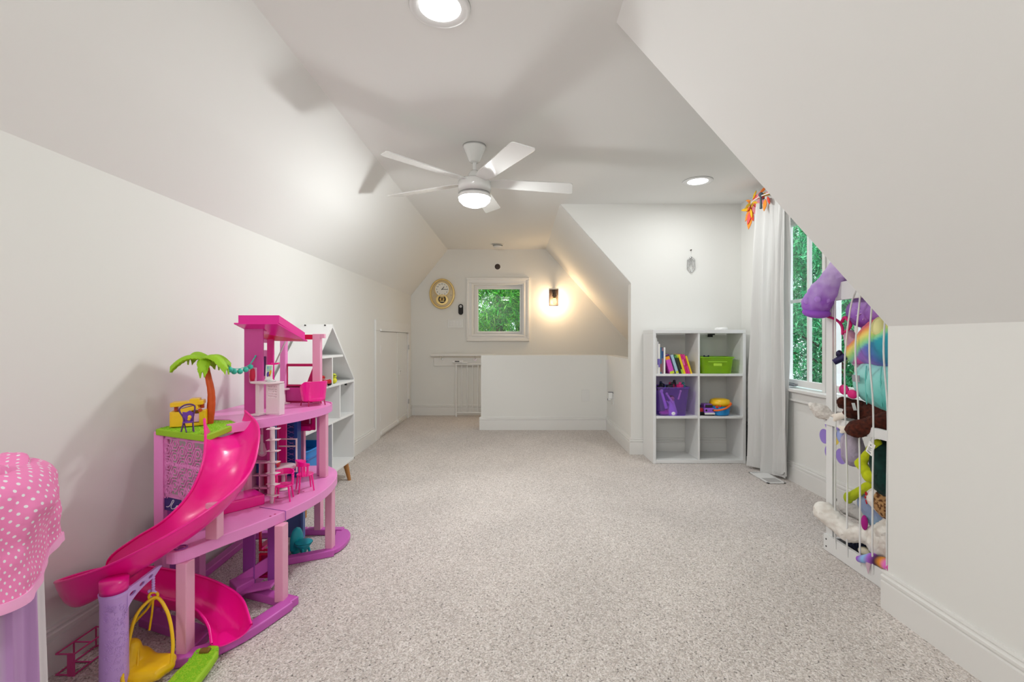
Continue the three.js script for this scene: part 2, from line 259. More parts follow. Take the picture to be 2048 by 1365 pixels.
// ---------------------------------------------------------------- lamps
function downlight(name, x, d, label, power, group) {
  const t = thing(name, label, 'ceiling light', x, HC, d, 0, 'round recessed ceiling lights');
  mesh('trim_ring', lathe([[0.074, -0.001], [0.078, -0.006], [0.098, -0.010], [0.110, -0.007], [0.112, 0.0], [0.06, 0.0]]), M.white, t);
  mesh('lens', lathe([[0.0001, -0.009], [0.06, -0.008], [0.076, -0.004], [0.076, 0.0]]), M.glow, t);
  const L = new THREE.RectAreaLight(0xf6f9f8, power, 0.13, 0.13); L.position.set(x, HC - 0.014, -d); L.rotation.x = -Math.PI / 2; L.name = name + '_lamp'; scene.add(L);
  return t;
}
downlight('recessed_light', -0.285, 1.70, 'round recessed ceiling light at the top edge, nearest the camera', LIGHT.recess);
downlight('recessed_light', 1.384, 3.58, 'round recessed ceiling light in the dormer above the cube shelf', LIGHT.dormer);
{
  const t = thing('globe_lamp', 'white globe lamp hung from the ceiling behind the camera', 'lamp', -0.72, HC, -0.75);
  mesh('canopy', lathe([[0.0001, -0.03], [0.05, -0.03], [0.065, 0], [0.0001, 0]]), M.gloss, t); mesh('stem', cyl(0.008, 0.008, 0.28, 0, -0.30, 0), M.gloss, t); mesh('globe', ball(0.13, 0, -0.42, 0), new THREE.MeshStandardMaterial({ color: 0xf4f4f0, roughness: 0.4, emissive: 0xffffff, emissiveIntensity: 0.8 }), t);
  const L = new THREE.PointLight(0xf6f9f8, LIGHT.rear); L.position.set(-0.72, HC - 0.42, 0.75); L.shadow.radius = 5; L.castShadow = true; L.name = 'globe_lamp_light'; scene.add(L);
}
{
  const t = thing('ceiling_fan', 'white five-bladed ceiling fan with a lit round lamp below its motor', 'ceiling fan', -0.274, 0, 2.93);
  mesh('canopy', lathe([[0.0001, 2.148], [0.022, 2.148], [0.034, 2.156], [0.060, 2.215], [0.071, 2.24], [0.074, 2.255], [0.0001, 2.255]]), M.gloss, t);
  mesh('downrod', [cyl(0.0125, 0.0125, 0.13, 0, 2.03, 0), lathe([[0.0001, 2.035], [0.045, 2.035], [0.047, 2.055], [0.034, 2.085], [0.02, 2.1], [0.0001, 2.1]])], M.gloss, t);
  const h = mesh('motor_housing', [lathe([[0.0001, 2.038], [0.092, 2.038], [0.101, 2.028], [0.103, 2.0], [0.103, 1.957], [0.0001, 1.957]], 56), lathe([[0.0001, 1.949], [0.101, 1.949], [0.103, 1.938], [0.101, 1.925], [0.0001, 1.925]], 56)], M.gloss, t);
  mesh('trim_band', lathe([[0.0001, 1.958], [0.099, 1.958], [0.099, 1.948], [0.0001, 1.948]], 56), M.chrome, h);
  mesh('lamp_lens', lathe([[0.0001, 1.868], [0.04, 1.872], [0.075, 1.886], [0.097, 1.908], [0.099, 1.926], [0.0001, 1.926]], 48), M.glow, t);
  for (let k = 0; k < 5; k++) {
    const s = new THREE.Shape(); s.moveTo(0.085, -0.03); s.lineTo(0.16, -0.052); s.lineTo(0.60, -0.064); s.quadraticCurveTo(0.625, -0.064, 0.63, -0.04); s.lineTo(0.655, 0.045); s.quadraticCurveTo(0.66, 0.062, 0.635, 0.064); s.lineTo(0.16, 0.05); s.lineTo(0.085, 0.03);
    const g = extrude(s, 0.007, 0.0015).rotateX(-Math.PI / 2 - 0.21).rotateY((10.5 + 72 * k) * Math.PI / 180).translate(0, 2.022, 0);
    mesh('blade', g, M.gloss, t);
  }
  const L = new THREE.RectAreaLight(0xf6f9f8, LIGHT.fan, 0.16, 0.16); L.position.set(-0.274, 1.862, -2.93); L.rotation.x = -Math.PI / 2; L.name = 'fan_lamp'; scene.add(L);
  const S = new THREE.PointLight(0xf6f9f8, LIGHT.fanSide); S.position.set(-0.274, 1.911, -2.93); S.shadow.radius = 2.5; S.name = 'fan_lamp_side'; scene.add(S);
}
{
  const t = thing('wall_sconce', 'bronze wall sconce with a clear glass shade and lit amber bulb on the far wall', 'wall lamp', 0.485, 1.60, DE);
  mesh('back_plate', box(0.12, 0.22, 0.014, 0.0, 0.0, 0.007, 0.004), M.bronze, t);
  mesh('arm', [box(0.03, 0.03, 0.13, 0, 0.03, 0.07, 0.004), cyl(0.03, 0.03, 0.05, 0, 0.0, 0.13), cyl(0.02, 0.02, 0.03, 0, -0.02, 0.13)], M.bronze, t);
  mesh('shade', lathe([[0.04, 0.03], [0.046, 0.02], [0.05, -0.06], [0.056, -0.13], [0.058, -0.135]], 32).translate(0, 0, 0.13), M.glass, t);
  mesh('bulb', lathe([[0.0001, -0.105], [0.02, -0.095], [0.029, -0.07], [0.022, -0.03], [0.013, -0.01], [0.0001, -0.01]], 24).translate(0, 0, 0.13), new THREE.MeshStandardMaterial({ color: 0xffd9a0, emissive: 0xffb050, emissiveIntensity: 4 }), t);
  const L = new THREE.PointLight(0xffd9a8, LIGHT.sconce); L.position.set(0.485, 1.545, -DE + 0.13); L.castShadow = true; L.name = 'sconce_lamp'; scene.add(L);
}
// ---------------------------------------------------------------- far wall and half wall fittings
{
  const t = thing('wall_clock', 'oval gold wall clock with a white dial above a gilded pendulum window', 'clock', -1.025, 1.648, DE);
  const oval = (a, b, y0 = 0) => { const s = new THREE.Shape(); s.absellipse(0, y0, a, b, 0, Math.PI * 2); return s; };
  mesh('case', extrude(oval(0.166, 0.200), 0.03, 0.004, 40), M.brass, t);
  const ring = oval(0.172, 0.206); ring.holes.push(oval(0.145, 0.178)); mesh('rim', extrude(ring, 0.05, 0.010, 48), M.brass, t);
  mesh('back_panel', extrude(oval(0.146, 0.179), 0.034, 0, 40), std(lin(0.52, 0.42, 0.26), 0.3, { metalness: 0.35 }), t);
  const bez = oval(0.104, 0.104, 0.06); bez.holes.push(oval(0.094, 0.094, 0.06)); mesh('dial_ring', extrude(bez, 0.048, 0.004, 40), M.brass, t);
  const face = canvasTex(256, 256, (c, w) => { c.fillStyle = '#efece2'; c.fillRect(0, 0, w, w); c.fillStyle = '#1c1712'; c.font = 'bold 34px serif'; c.textAlign = 'center'; c.textBaseline = 'middle'; for (let h = 1; h <= 12; h++) { const a = h * Math.PI / 6; c.fillText(String(h), 128 + 98 * Math.sin(a), 128 - 98 * Math.cos(a)); } });
  const dial = mesh('dial', at(new THREE.CircleGeometry(0.095, 40), 0, 0.06, 0.042), std(0xffffff, 0.5, { map: face }), t);
  const hand = (L, w, a, z) => { const g = box(w, L, 0.002, 0, L / 2 - 0.01, 0).rotateZ(-a); return g.translate(0, 0.06, z); };
  mesh('hour_hand', hand(0.055, 0.008, 38 * Math.PI / 180, 0.044), M.black, t); mesh('minute_hand', hand(0.078, 0.006, 92 * Math.PI / 180, 0.047), M.black, t);
  const arch = new THREE.Shape(); arch.absellipse(0, -0.082, 0.085, 0.072, 0, Math.PI * 2); arch.holes.push(oval(0.05, 0.05, -0.075)); mesh('pendulum_frame', extrude(arch, 0.046, 0.004, 32), M.brass, t);
  mesh('pendulum_window', at(new THREE.CircleGeometry(0.05, 28), 0, -0.075, 0.0365), M.dark, t);
  mesh('pendulum', [ball(0.018, -0.02, -0.075, 0.045), ball(0.018, 0.02, -0.075, 0.045), box(0.06, 0.012, 0.01, 0, -0.1, 0.045), box(0.055, 0.006, 0.006, 0, -0.05, 0.045)], M.brass, t);
  for (const s of [-1, 1]) mesh('stud', ball(0.009, s * 0.115, -0.02, 0.036), M.chrome, t);
}
{
  const t = thing('remote_holder', 'black fan remote in a wall cradle beside the gold clock', 'remote control', -0.776, 1.437, DE);
  const s = new THREE.Shape(); s.absarc(0, 0.042, 0.032, 0, Math.PI, false); s.lineTo(-0.032, -0.04); s.absarc(0, -0.04, 0.032, Math.PI, Math.PI * 2, false);
  mesh('cradle', extrude(s, 0.022, 0.003), M.black, t); mesh('button', at(new THREE.CylinderGeometry(0.018, 0.018, 0.006, 24), 0, 0.042, 0.024, Math.PI / 2), std(lin(0.5, 0.5, 0.5), 0.4), t);
}
{
  const t = thing('switch_plate', 'white four-gang light switch plate left of the small window', 'light switch', -0.849, 1.245, DE);
  mesh('plate', box(0.212, 0.115, 0.006, 0, 0, 0.003, 0.002), M.gloss, t);
  for (let k = 0; k < 4; k++) mesh('rocker', box(0.032, 0.066, 0.005, -0.069 + k * 0.046, 0, 0.0075, 0.002).rotateX(0.03), M.white, t);
}
{
  const t = thing('wall_sensor', 'small round dark brown sensor high on the far wall above the window', 'sensor', -0.278, 2.02, DE);
  mesh('cover', lathe([[0.0001, 0.012], [0.03, 0.011], [0.038, 0.004], [0.039, 0]]).rotateX(Math.PI / 2), M.bronze, t);
  mesh('base_ring', lathe([[0.038, 0.003], [0.046, 0.002], [0.046, 0], [0.038, 0]]).rotateX(Math.PI / 2), M.white, t);
}
{
  const t = thing('smoke_detector', 'white smoke detector on the ceiling over the far window', 'smoke detector', -0.26, HC, 5.98);
  mesh('base', lathe([[0.0001, -0.012], [0.07, -0.012], [0.072, 0], [0.0001, 0]]), M.white, t);
  mesh('body', lathe([[0.0001, -0.045], [0.045, -0.044], [0.056, -0.036], [0.06, -0.016], [0.0001, -0.016]]), M.white, t);
  mesh('vent_ring', lathe([[0.052, -0.0165], [0.064, -0.0165], [0.064, -0.011], [0.052, -0.011]]), M.grey, t);
}
{
  const t = thing('handrail', 'white wall handrail on two brackets at the head of the stairs', 'handrail', -0.75, 0.82, DE);
  mesh('rail', [box(0.86, 0.035, 0.05, 0, 0, 0.075, 0.012), box(0.04, 0.034, 0.06, 0.425, 0, 0.04, 0.008)], M.trim, t);
  mesh('backing_board', box(0.9, 0.12, 0.018, 0.06, -0.09, 0.009, 0.004), M.trim, t);
  for (const x of [-0.28, 0.17]) mesh('bracket', [tube([V(x, -0.06, 0.018), V(x, -0.055, 0.06), V(x, -0.018, 0.075)], 0.006, 10), at(new THREE.CylinderGeometry(0.018, 0.018, 0.008, 16), x, -0.06, 0.02, Math.PI / 2)], M.chrome, t);
}
{
  const t = thing('baby_gate', 'white barred baby gate folded back at the stair head by the half wall', 'gate', -0.56, 0, DE - 0.11);
  const tb = (a, b, r) => rod(a, b, r, r, 12);
  mesh('frame', [tb(V(-0.265, 0.03, 0), V(-0.265, 0.70, 0), 0.012), tb(V(0.25, 0.03, 0), V(0.25, 0.70, 0), 0.012), tb(V(-0.27, 0.05, 0), V(0.26, 0.05, 0), 0.011), tb(V(-0.27, 0.70, 0), V(0.26, 0.70, 0), 0.012), box(0.02, 0.05, 0.03, -0.265, 0.025, 0, 0.004), box(0.02, 0.05, 0.03, 0.25, 0.025, 0, 0.004)], M.white, t);
  for (let k = 0; k < 6; k++) mesh('gate_bar', tb(V(-0.19 + k * 0.072, 0.05, 0), V(-0.19 + k * 0.072, 0.70, 0), 0.007), M.white, t);
  const l = mesh('latch_handle', [box(0.15, 0.035, 0.03, -0.24, 0.735, 0.01, 0.01), box(0.08, 0.02, 0.03, -0.15, 0.722, 0.01, 0.006)], M.white, t);
  mesh('button', box(0.06, 0.012, 0.006, -0.25, 0.739, 0.027, 0.002), M.black, l);
}
{
  const t = thing('blank_plate', 'white blank outlet plate on the front of the half wall', 'outlet plate', 0.77, 0.39, 5.31);
  mesh('plate', box(0.085, 0.13, 0.006, 0, 0, 0.003, 0.002), M.gloss, t); for (const y of [-0.045, 0.045]) mesh('screw', at(new THREE.CylinderGeometry(0.004, 0.004, 0.003, 10), 0, y, 0.006, Math.PI / 2), M.white, t);
}
{
  const t = thing('plug_in_light', 'white plug-in night light with a round sensor on the side of the half wall', 'night light', XH, 0.41, 4.98);
  mesh('wall_plate', box(0.006, 0.12, 0.075, -0.003, -0.015, 0, 0.002), M.gloss, t);
  mesh('housing', [box(0.045, 0.07, 0.05, -0.028, 0.02, 0, 0.01), at(new THREE.CylinderGeometry(0.02, 0.02, 0.03, 20), -0.04, -0.02, 0, 0, 0, Math.PI / 2)], M.white, t);
  mesh('sensor', at(new THREE.CylinderGeometry(0.011, 0.011, 0.006, 16), -0.056, -0.02, 0.0, 0, 0, Math.PI / 2), M.grey, t);
  mesh('slot', box(0.05, 0.006, 0.045, -0.028, 0.058, 0, 0.002), M.grey, t);
}
{
  const t = thing('crystal_ornament', 'clear faceted crystal ornament hung from a nail on the dormer wall', 'ornament', 1.555, 1.83, DF);
  mesh('nail', at(new THREE.CylinderGeometry(0.005, 0.005, 0.02, 10), 0, 0.008, 0.008, Math.PI / 2), M.bronze, t);
  mesh('thread', rod(V(0, 0.008, 0.014), V(0, -0.05, 0.014), 0.0008), M.white, t);
  const pts = [V(0, -0.055, 0.014), V(0.03, -0.085, 0.014), V(0.032, -0.15, 0.014), V(0, -0.19, 0.014), V(-0.032, -0.15, 0.014), V(-0.03, -0.085, 0.014)];
  for (let k = 0; k < 6; k++) mesh('crystal', rod(pts[k], pts[(k + 1) % 6], 0.006, 0.008, 6), phys(0xeeeeee, 0.03, { transmission: 0.85, thickness: 0.01, ior: 1.55 }), t);
  mesh('crystal', [rod(V(0, -0.055, 0.014), V(0.012, -0.14, 0.018), 0.005, 0.008, 6), rod(V(-0.01, -0.07, 0.014), V(-0.012, -0.13, 0.018), 0.005, 0.007, 6)], phys(0xeeeeee, 0.03, { transmission: 0.85, thickness: 0.01, ior: 1.55 }), t);
}
{
  const t = thing('floor_register', 'white metal floor register in the carpet below the curtain', 'vent', 1.852, 0, 3.465);
  const w = 0.13, l = 0.275; mesh('frame', [box(0.014, 0.006, l, -w / 2 + 0.007, 0.006, 0), box(0.014, 0.006, l, w / 2 - 0.007, 0.006, 0), box(w, 0.006, 0.014, 0, 0.006, -l / 2 + 0.007), box(w, 0.006, 0.014, 0, 0.006, l / 2 - 0.007), box(w, 0.005, 0.008, 0, 0.006, 0.02)], M.white, t);
  mesh('cover_plate', box(w - 0.02, 0.004, 0.125, 0, 0.006, -0.05), M.white, t);
  for (let k = 0; k < 7; k++) mesh('slat', at(box(w - 0.02, 0.0018, 0.016), 0, 0.005, 0.034 + k * 0.014, 0.5), std(lin(0.45, 0.44, 0.43), 0.5), t);
  mesh('duct', box(w - 0.014, 0.002, l - 0.016, 0, 0.0015, 0), M.black, t);
}
// ---------------------------------------------------------------- cube shelf in the dormer
const CX0 = 1.123, CX1 = 1.897, CD0 = 3.868, CD1 = 4.172, CXM = 1.507;
const SHELF = [0.03, 0.395, 0.747];
{
  const t = thing('cube_shelf', 'white six-cube shelf unit with toys and books against the dormer wall', 'shelf unit', 1.51, 0, 4.02), B = (a, b, c, d, e = CD0, f = CD1, r = 0.0025) => boxD(a, b, c, d, e, f, r);
  part('top_panel', B(CX0, CX1, 1.085, 1.115), M.white, t); part('base_panel', B(CX0 + 0.026, CX1 - 0.026, 0.002, 0.03), M.white, t);
  part('side_panel', B(CX0, CX0 + 0.026, 0.0, 1.085), M.white, t); part('side_panel', B(CX1 - 0.026, CX1, 0.0, 1.085), M.white, t);
  part('divider', B(CXM - 0.008, CXM + 0.008, 0.03, 1.085, CD0 + 0.003), M.white, t);
  for (const y of [0.375, 0.728]) for (const [a, b] of [[CX0 + 0.026, CXM - 0.008], [CXM + 0.008, CX1 - 0.026]]) part('shelf_board', B(a, b, y, y + 0.019, CD0 + 0.002), M.white, t);
  part('wall_bracket', [B(1.70, 1.745, 1.073, 1.085, 4.12, 4.165, 0), B(1.70, 1.745, 1.055, 1.085, 4.165, 4.17, 0)], M.dark, t);
}
{
  const t = thing('white_caddy', 'small white rounded plastic tray lying on top of the cube shelf', 'tray', 1.74, 1.1155, 3.98);
  mesh('shell', at(lathe([[0.0001, 0.022], [0.04, 0.022], [0.05, 0.016], [0.054, 0.004], [0.052, 0], [0.0001, 0]], 36), 0, 0, 0, 0, 0, 0), M.white, t); mesh('foot', cyl(0.03, 0.03, 0.004, 0, -0.0005, 0), M.grey, t);
}
// books: upright ones against the left side, then a leaning row
function book(x, h, thick, depth, d, cover, lean, label, group, page = 0xf2eee2, marks) {
  const t = thing('book', label, 'book', x, SHELF[2], d, 0, group), c = std(cover, 0.5), R = (g) => at(g, 0, 0, 0, 0, 0, lean);
  mesh('cover', [R(box(0.002, h, depth, -thick / 2, h / 2, 0)), R(box(0.002, h, depth, thick / 2, h / 2, 0)), R(box(thick, h, 0.002, 0, h / 2, depth / 2))], c, t);
  mesh('pages', R(box(thick - 0.003, h - 0.006, depth - 0.006, 0, h / 2, -0.002)), std(page, 0.8), t);
  for (const [y, hh, col] of marks ?? []) mesh('spine_label', R(box(thick + 0.0005, hh, 0.0012, 0, y, depth / 2 + 0.0008)), std(col, 0.5), t);
  return t;
}
{
  const U = 'books in the upper left cube', dB = 3.99;
  [[1.157, 0.30, 0.010, 0xf4f2ec, 'thin tall white book, leftmost and tallest in the upper left cube', []], [1.169, 0.27, 0.008, 0xe9e7ea, 'pale grey book second from the left end in the upper left cube', [[0.1, 0.05, 0x6f62b0]]], [1.180, 0.25, 0.012, 0xf3f0e8, 'white book with a lilac spine label, third from the left end', [[0.09, 0.07, 0x7f6bb8]]],
    [1.194, 0.22, 0.012, 0x3d6d8f, 'blue-spined book with a brown foot among the upright white books', [[0.05, 0.07, 0x8a5a54]]], [1.208, 0.215, 0.014, 0x8f6b78, 'mauve and brown book between the blue book and a white one', [[0.16, 0.06, 0x314f86]]], [1.224, 0.22, 0.012, 0xf6f5f2, 'plain white book, last of the upright ones before the pink pack', []]]
    .forEach(([x, h, th, col, lab, mk]) => book(x, h, th, 0.21, dB, col, 0, lab, U, 0xf2eee2, mk));
  const X0 = 1.262, lean = 0.30;
  [[0, 0.165, 0.036, 0xd94fc4, 'thick pink and purple activity book leaning first in the slanted row', [[0.14, 0.03, 0xf0a020], [0.158, 0.012, 0x35256b], [0.012, 0.022, 0xc6d930]]],
    [0.044, 0.165, 0.020, 0xa9c9d8, 'light blue book with a lime foot leaning behind the pink pack', [[0.015, 0.02, 0xd6dc3a]]], [0.068, 0.165, 0.014, 0x20242a, 'black book leaning between the light blue and the lime ones', [[0.15, 0.02, 0x5aa050]]], [0.086, 0.165, 0.012, 0xa7cf3c, 'lime green book leaning in the middle of the slanted row', [[0.09, 0.1, 0x1b1b1b]]],
    [0.103, 0.168, 0.016, 0xf2d21c, 'yellow book leaning left of the two magenta ones', []], [0.122, 0.168, 0.015, 0xd81b78, 'first magenta book leaning right of the yellow one', [[0.1, 0.05, 0xf06aa8]]], [0.141, 0.168, 0.015, 0xe0358c, 'second magenta book leaning before the last yellow one', [[0.1, 0.06, 0xc0105c]]], [0.160, 0.155, 0.013, 0xf4c91e, 'yellow book at the right end of the slanted row', []]]
    .forEach(([dx, h, th, col, lab, mk]) => book(X0 + dx + 0.03, h, th, 0.15, 3.965, col, lean, lab, U, 0xf2eee2, mk));
}
// a tapered open tub with a rolled rim
function tub(name, label, x, y, d, w0, w1, l0, l1, h, mat, cat = 'storage bin') {
  const t = thing(name, label, cat, x, y, d), N = 40, ring = (u, v, o = 0) => { const a = v * Math.PI * 2, w = (w0 + (w1 - w0) * u) / 2 - o, l = (l0 + (l1 - l0) * u) / 2 - o, p = 0.28, c = Math.cos(a), s = Math.sin(a); return V(Math.sign(c) * Math.pow(Math.abs(c), p) * w, u * h, Math.sign(s) * Math.pow(Math.abs(s), p) * l); };
  mesh('wall', sheet((u, v) => ring(v, -u), N * 2, 6), mat, t);
  mesh('bottom', sheet((u, v) => { const q = ring(0, -u); return V(q.x * v, 0.003, q.z * v); }, N * 2, 2), mat, t);
  mesh('rim', sheet((u, v) => { const q = ring(1, -u), a = v * Math.PI * 2; return V(q.x * (1 + 0.035 + 0.03 * Math.cos(a)), h + 0.006 * Math.sin(a), q.z * (1 + 0.035 + 0.03 * Math.cos(a))); }, N * 2, 8), mat, t);
  return t;
}
{
  const purple = phys(0xc9a2f4, 0.08, { transmission: 0.86, thickness: 0, ior: 1.4 }), y = SHELF[1] + 0.0005;
  const t = tub('toy_bin', 'clear purple tub heaped with dolls in the middle left cube', 1.298, y, 3.985, 0.225, 0.275, 0.19, 0.225, 0.235, purple);
  // what lies in it
  reseed(5);
  const doll = (name, label, a, b, r, hex, g) => { const o = thing(name, label, 'doll', a[0], y, a[2], 0, 'dolls inside the purple tub'); part('body', rod(W(...a), W(...b), r, r * 0.7, 12), std(hex, 0.5), o); part('tip', at(new THREE.SphereGeometry(r * 1.15, 14, 10), b[0], b[1], -b[2]), std(hex, 0.5), o); return o; };
  doll('doll', 'lilac doll leg slanting inside the left of the purple tub', [1.245, 0.455, 3.90], [1.205, 0.60, 3.91], 0.014, 0xeed4f4);
  doll('doll', 'pale doll leg crossing the middle of the purple tub', [1.30, 0.50, 3.90], [1.255, 0.575, 3.92], 0.010, 0xf6dcea);
  doll('doll', 'pair of pink raised doll arms at the right in the purple tub', [1.345, 0.53, 3.90], [1.365, 0.60, 3.90], 0.008, 0xffdcd8);
  { const o = thing('doll', 'doll with brown hair and white dress seen through the purple tub', 'doll', 1.30, y + 0.004, 3.93, 0, 'dolls inside the purple tub'); mesh('body', blob([[0, 0.02, 0, 0, 0.10, 0, 0.045, 0.022], [0, 0.10, 0, 0, 0.135, 0, 0.010, 0.022], [-0.015, 0.09, 0, -0.05, 0.12, 0.01, 0.008, 0.006]], { res: 34, k: 0.01, color: (p, c) => c.set(p.y > 0.115 ? 0xe8b8a0 : 0xf4f0f8) }), std(0xffffff, 0.6, { vertexColors: true }), o); mesh('hair', ball(0.024, 0, 0.138, -0.006), std(0x5a3020, 0.8), o); }
  { const o = thing('toy_shoe', 'hot pink plastic piece on the floor of the purple tub', 'toy', 1.235, y + 0.004, 3.92); mesh('sole', ball(0.035, 0, 0.016, 0, 1.3, 0.5, 0.8), std(0xe02fb0, 0.4), o); mesh('upper', ball(0.02, 0.02, 0.03, 0, 1, 0.7, 0.8), std(0xd020a0, 0.4), o); }
  const cols = [[0x14141c, 'black toy piece'], [0x1a2440, 'navy toy piece'], [0x79b7dc, 'light blue toy block'], [0x202028, 'dark grey toy piece'], [0xc2265e, 'crimson toy piece'], [0x2a2030, 'dark plum toy piece'], [0xd8307a, 'magenta toy bow'], [0x3a8a90, 'teal toy piece']], where = ['at the left end', 'left of the light blue block', 'near the front left', 'at the middle', 'right of the middle', 'toward the back right', 'at the right front', 'in the back']; 
  cols.forEach(([hex, what], k) => { const x = 1.20 + k * 0.028, o = thing('toy_piece', `${what} heaped ${where[k]} of the purple tub`, 'toy', x, y + 0.205 + rnd(0.03), 3.93 + (k % 3) * 0.04, 0, 'toy pieces heaped in the purple tub'); mesh('body', box(0.055, 0.034, 0.04, 0, 0.02, 0, 0.01).rotateZ(rnd(-0.7, 0.7)).rotateY(rnd(2)), std(hex, 0.5), o); mesh('knob', ball(0.012, rnd(-0.02, 0.02), 0.045, 0.01), std(hex, 0.5), o); });
}
{
  const lime = phys(0xb4e62a, 0.15, { transmission: 0.6, thickness: 0, ior: 1.4 }), y = SHELF[2] + 0.0005, t = tub('storage_bin', 'low translucent lime green bin in the upper right cube', 1.668, y, 3.985, 0.255, 0.285, 0.18, 0.21, 0.135, lime);
  mesh('handle', [box(0.07, 0.022, 0.012, 0.0, 0.075, 0.102, 0.005), box(0.16, 0.006, 0.008, 0.0, 0.10, 0.10, 0.003)], phys(0xb6e23a, 0.3), t);
  const o = thing('toy_figure', 'small dark navy toy peeping over the lime green bin', 'toy', 1.60, y + 0.1, 3.95); mesh('body', ball(0.02, 0, 0.025, 0, 1.3, 1, 1), std(0x1e2a55, 0.5), o); mesh('ear', [ball(0.008, -0.018, 0.045, 0), ball(0.008, 0.018, 0.045, 0)], std(0x1e2a55, 0.5), o);
  const p = thing('paper_stack', 'stack of green papers inside the lime green bin', 'papers', 1.668, y + 0.004, 3.985); for (let k = 0; k < 4; k++) mesh('sheet', box(0.2, 0.012, 0.13, rnd(-0.01, 0.01), 0.008 + k * 0.014, 0), std([0x9ac040, 0xc7c860, 0x7fae3a, 0xd6d48a][k], 0.8), p);
}
{
  const y = SHELF[1] + 0.0005;
  const t = thing('toy_van', 'purple toy van with a white bumper beside the yellow and blue basket', 'toy car', 1.605, y, 3.95); const P = solid(0x9b5fd0, 0.3);
  mesh('body', [box(0.088, 0.045, 0.12, 0, 0.04, 0, 0.012), box(0.075, 0.04, 0.09, 0, 0.075, -0.008, 0.014)], P, t); mesh('windscreen', box(0.058, 0.024, 0.006, 0, 0.077, 0.037, 0.002), M.dark, t);
  mesh('bumper', box(0.085, 0.016, 0.014, 0, 0.018, 0.06, 0.004), M.white, t); for (const s of [-1, 1]) mesh('headlight', at(new THREE.CylinderGeometry(0.008, 0.008, 0.004, 16), s * 0.03, 0.045, 0.061, Math.PI / 2), M.dark, t);
  for (const s of [-1, 1]) for (const q of [-1, 1]) mesh('wheel', at(new THREE.CylinderGeometry(0.014, 0.014, 0.012, 18), s * 0.04, 0.014, q * 0.036, 0, 0, Math.PI / 2), M.black, t);
  mesh('roof_light', box(0.02, 0.008, 0.012, 0, 0.098, 0, 0.003), M.grey, t);
  const r = thing('toy_racer', 'red and black toy racer tucked behind the purple van', 'toy car', 1.543, y, 3.97); mesh('body', box(0.04, 0.04, 0.11, 0, 0.04, 0, 0.01), solid(0xc3202a), r); mesh('cabin', box(0.03, 0.03, 0.05, 0, 0.07, -0.01, 0.01), M.black, r); for (const q of [-1, 1]) mesh('wheel', at(new THREE.CylinderGeometry(0.02, 0.02, 0.05, 18), 0, 0.02, q * 0.038, 0, 0, Math.PI / 2), M.black, r);
  const b = thing('toy_basket', 'round toy basket with yellow lid, blue base and orange handle', 'toy', 1.715, y, 3.95);
  mesh('base', lathe([[0.0001, 0], [0.066, 0], [0.074, 0.01], [0.082, 0.08], [0.0001, 0.08]], 40), solid(0x1d8fd6), b);
  mesh('lid', lathe([[0.0001, 0.138], [0.05, 0.137], [0.074, 0.128], [0.084, 0.105], [0.085, 0.08], [0.0001, 0.08]], 40), solid(0xf5c518), b);
  mesh('handle', [tube([V(-0.088, 0.055, 0.03), V(-0.07, 0.045, 0.065), V(0, 0.062, 0.092), V(0.055, 0.088, 0.068), V(0.066, 0.098, 0.05)], 0.008, 28), ball(0.014, 0.062, 0.098, 0.056)], solid(0xef6a1e), b);
  mesh('face', [box(0.03, 0.022, 0.008, -0.05, 0.075, 0.066, 0.004), ball(0.008, -0.03, 0.082, 0.077)], solid(0xd83a2a), b);
}
{
  const t = thing('black_bag', 'black cloth bag standing behind the curtain beside the cube shelf', 'bag', 1.925, 0, 3.93); mesh('body', blob([[0, 0.04, 0, 0, 0.30, 0.01, 0.036, 0.018], [0.012, 0.05, -0.03, 0, 0.3, -0.02, 0.03, 0.016]], { res: 36, k: 0.03, fuzz: 0.002 }), M.black, t); mesh('strap', tube([V(0, 0.28, 0), V(-0.01, 0.33, 0.01), V(0.01, 0.34, 0), V(0.0, 0.28, -0.02)], 0.005, 16), M.black, t);
}
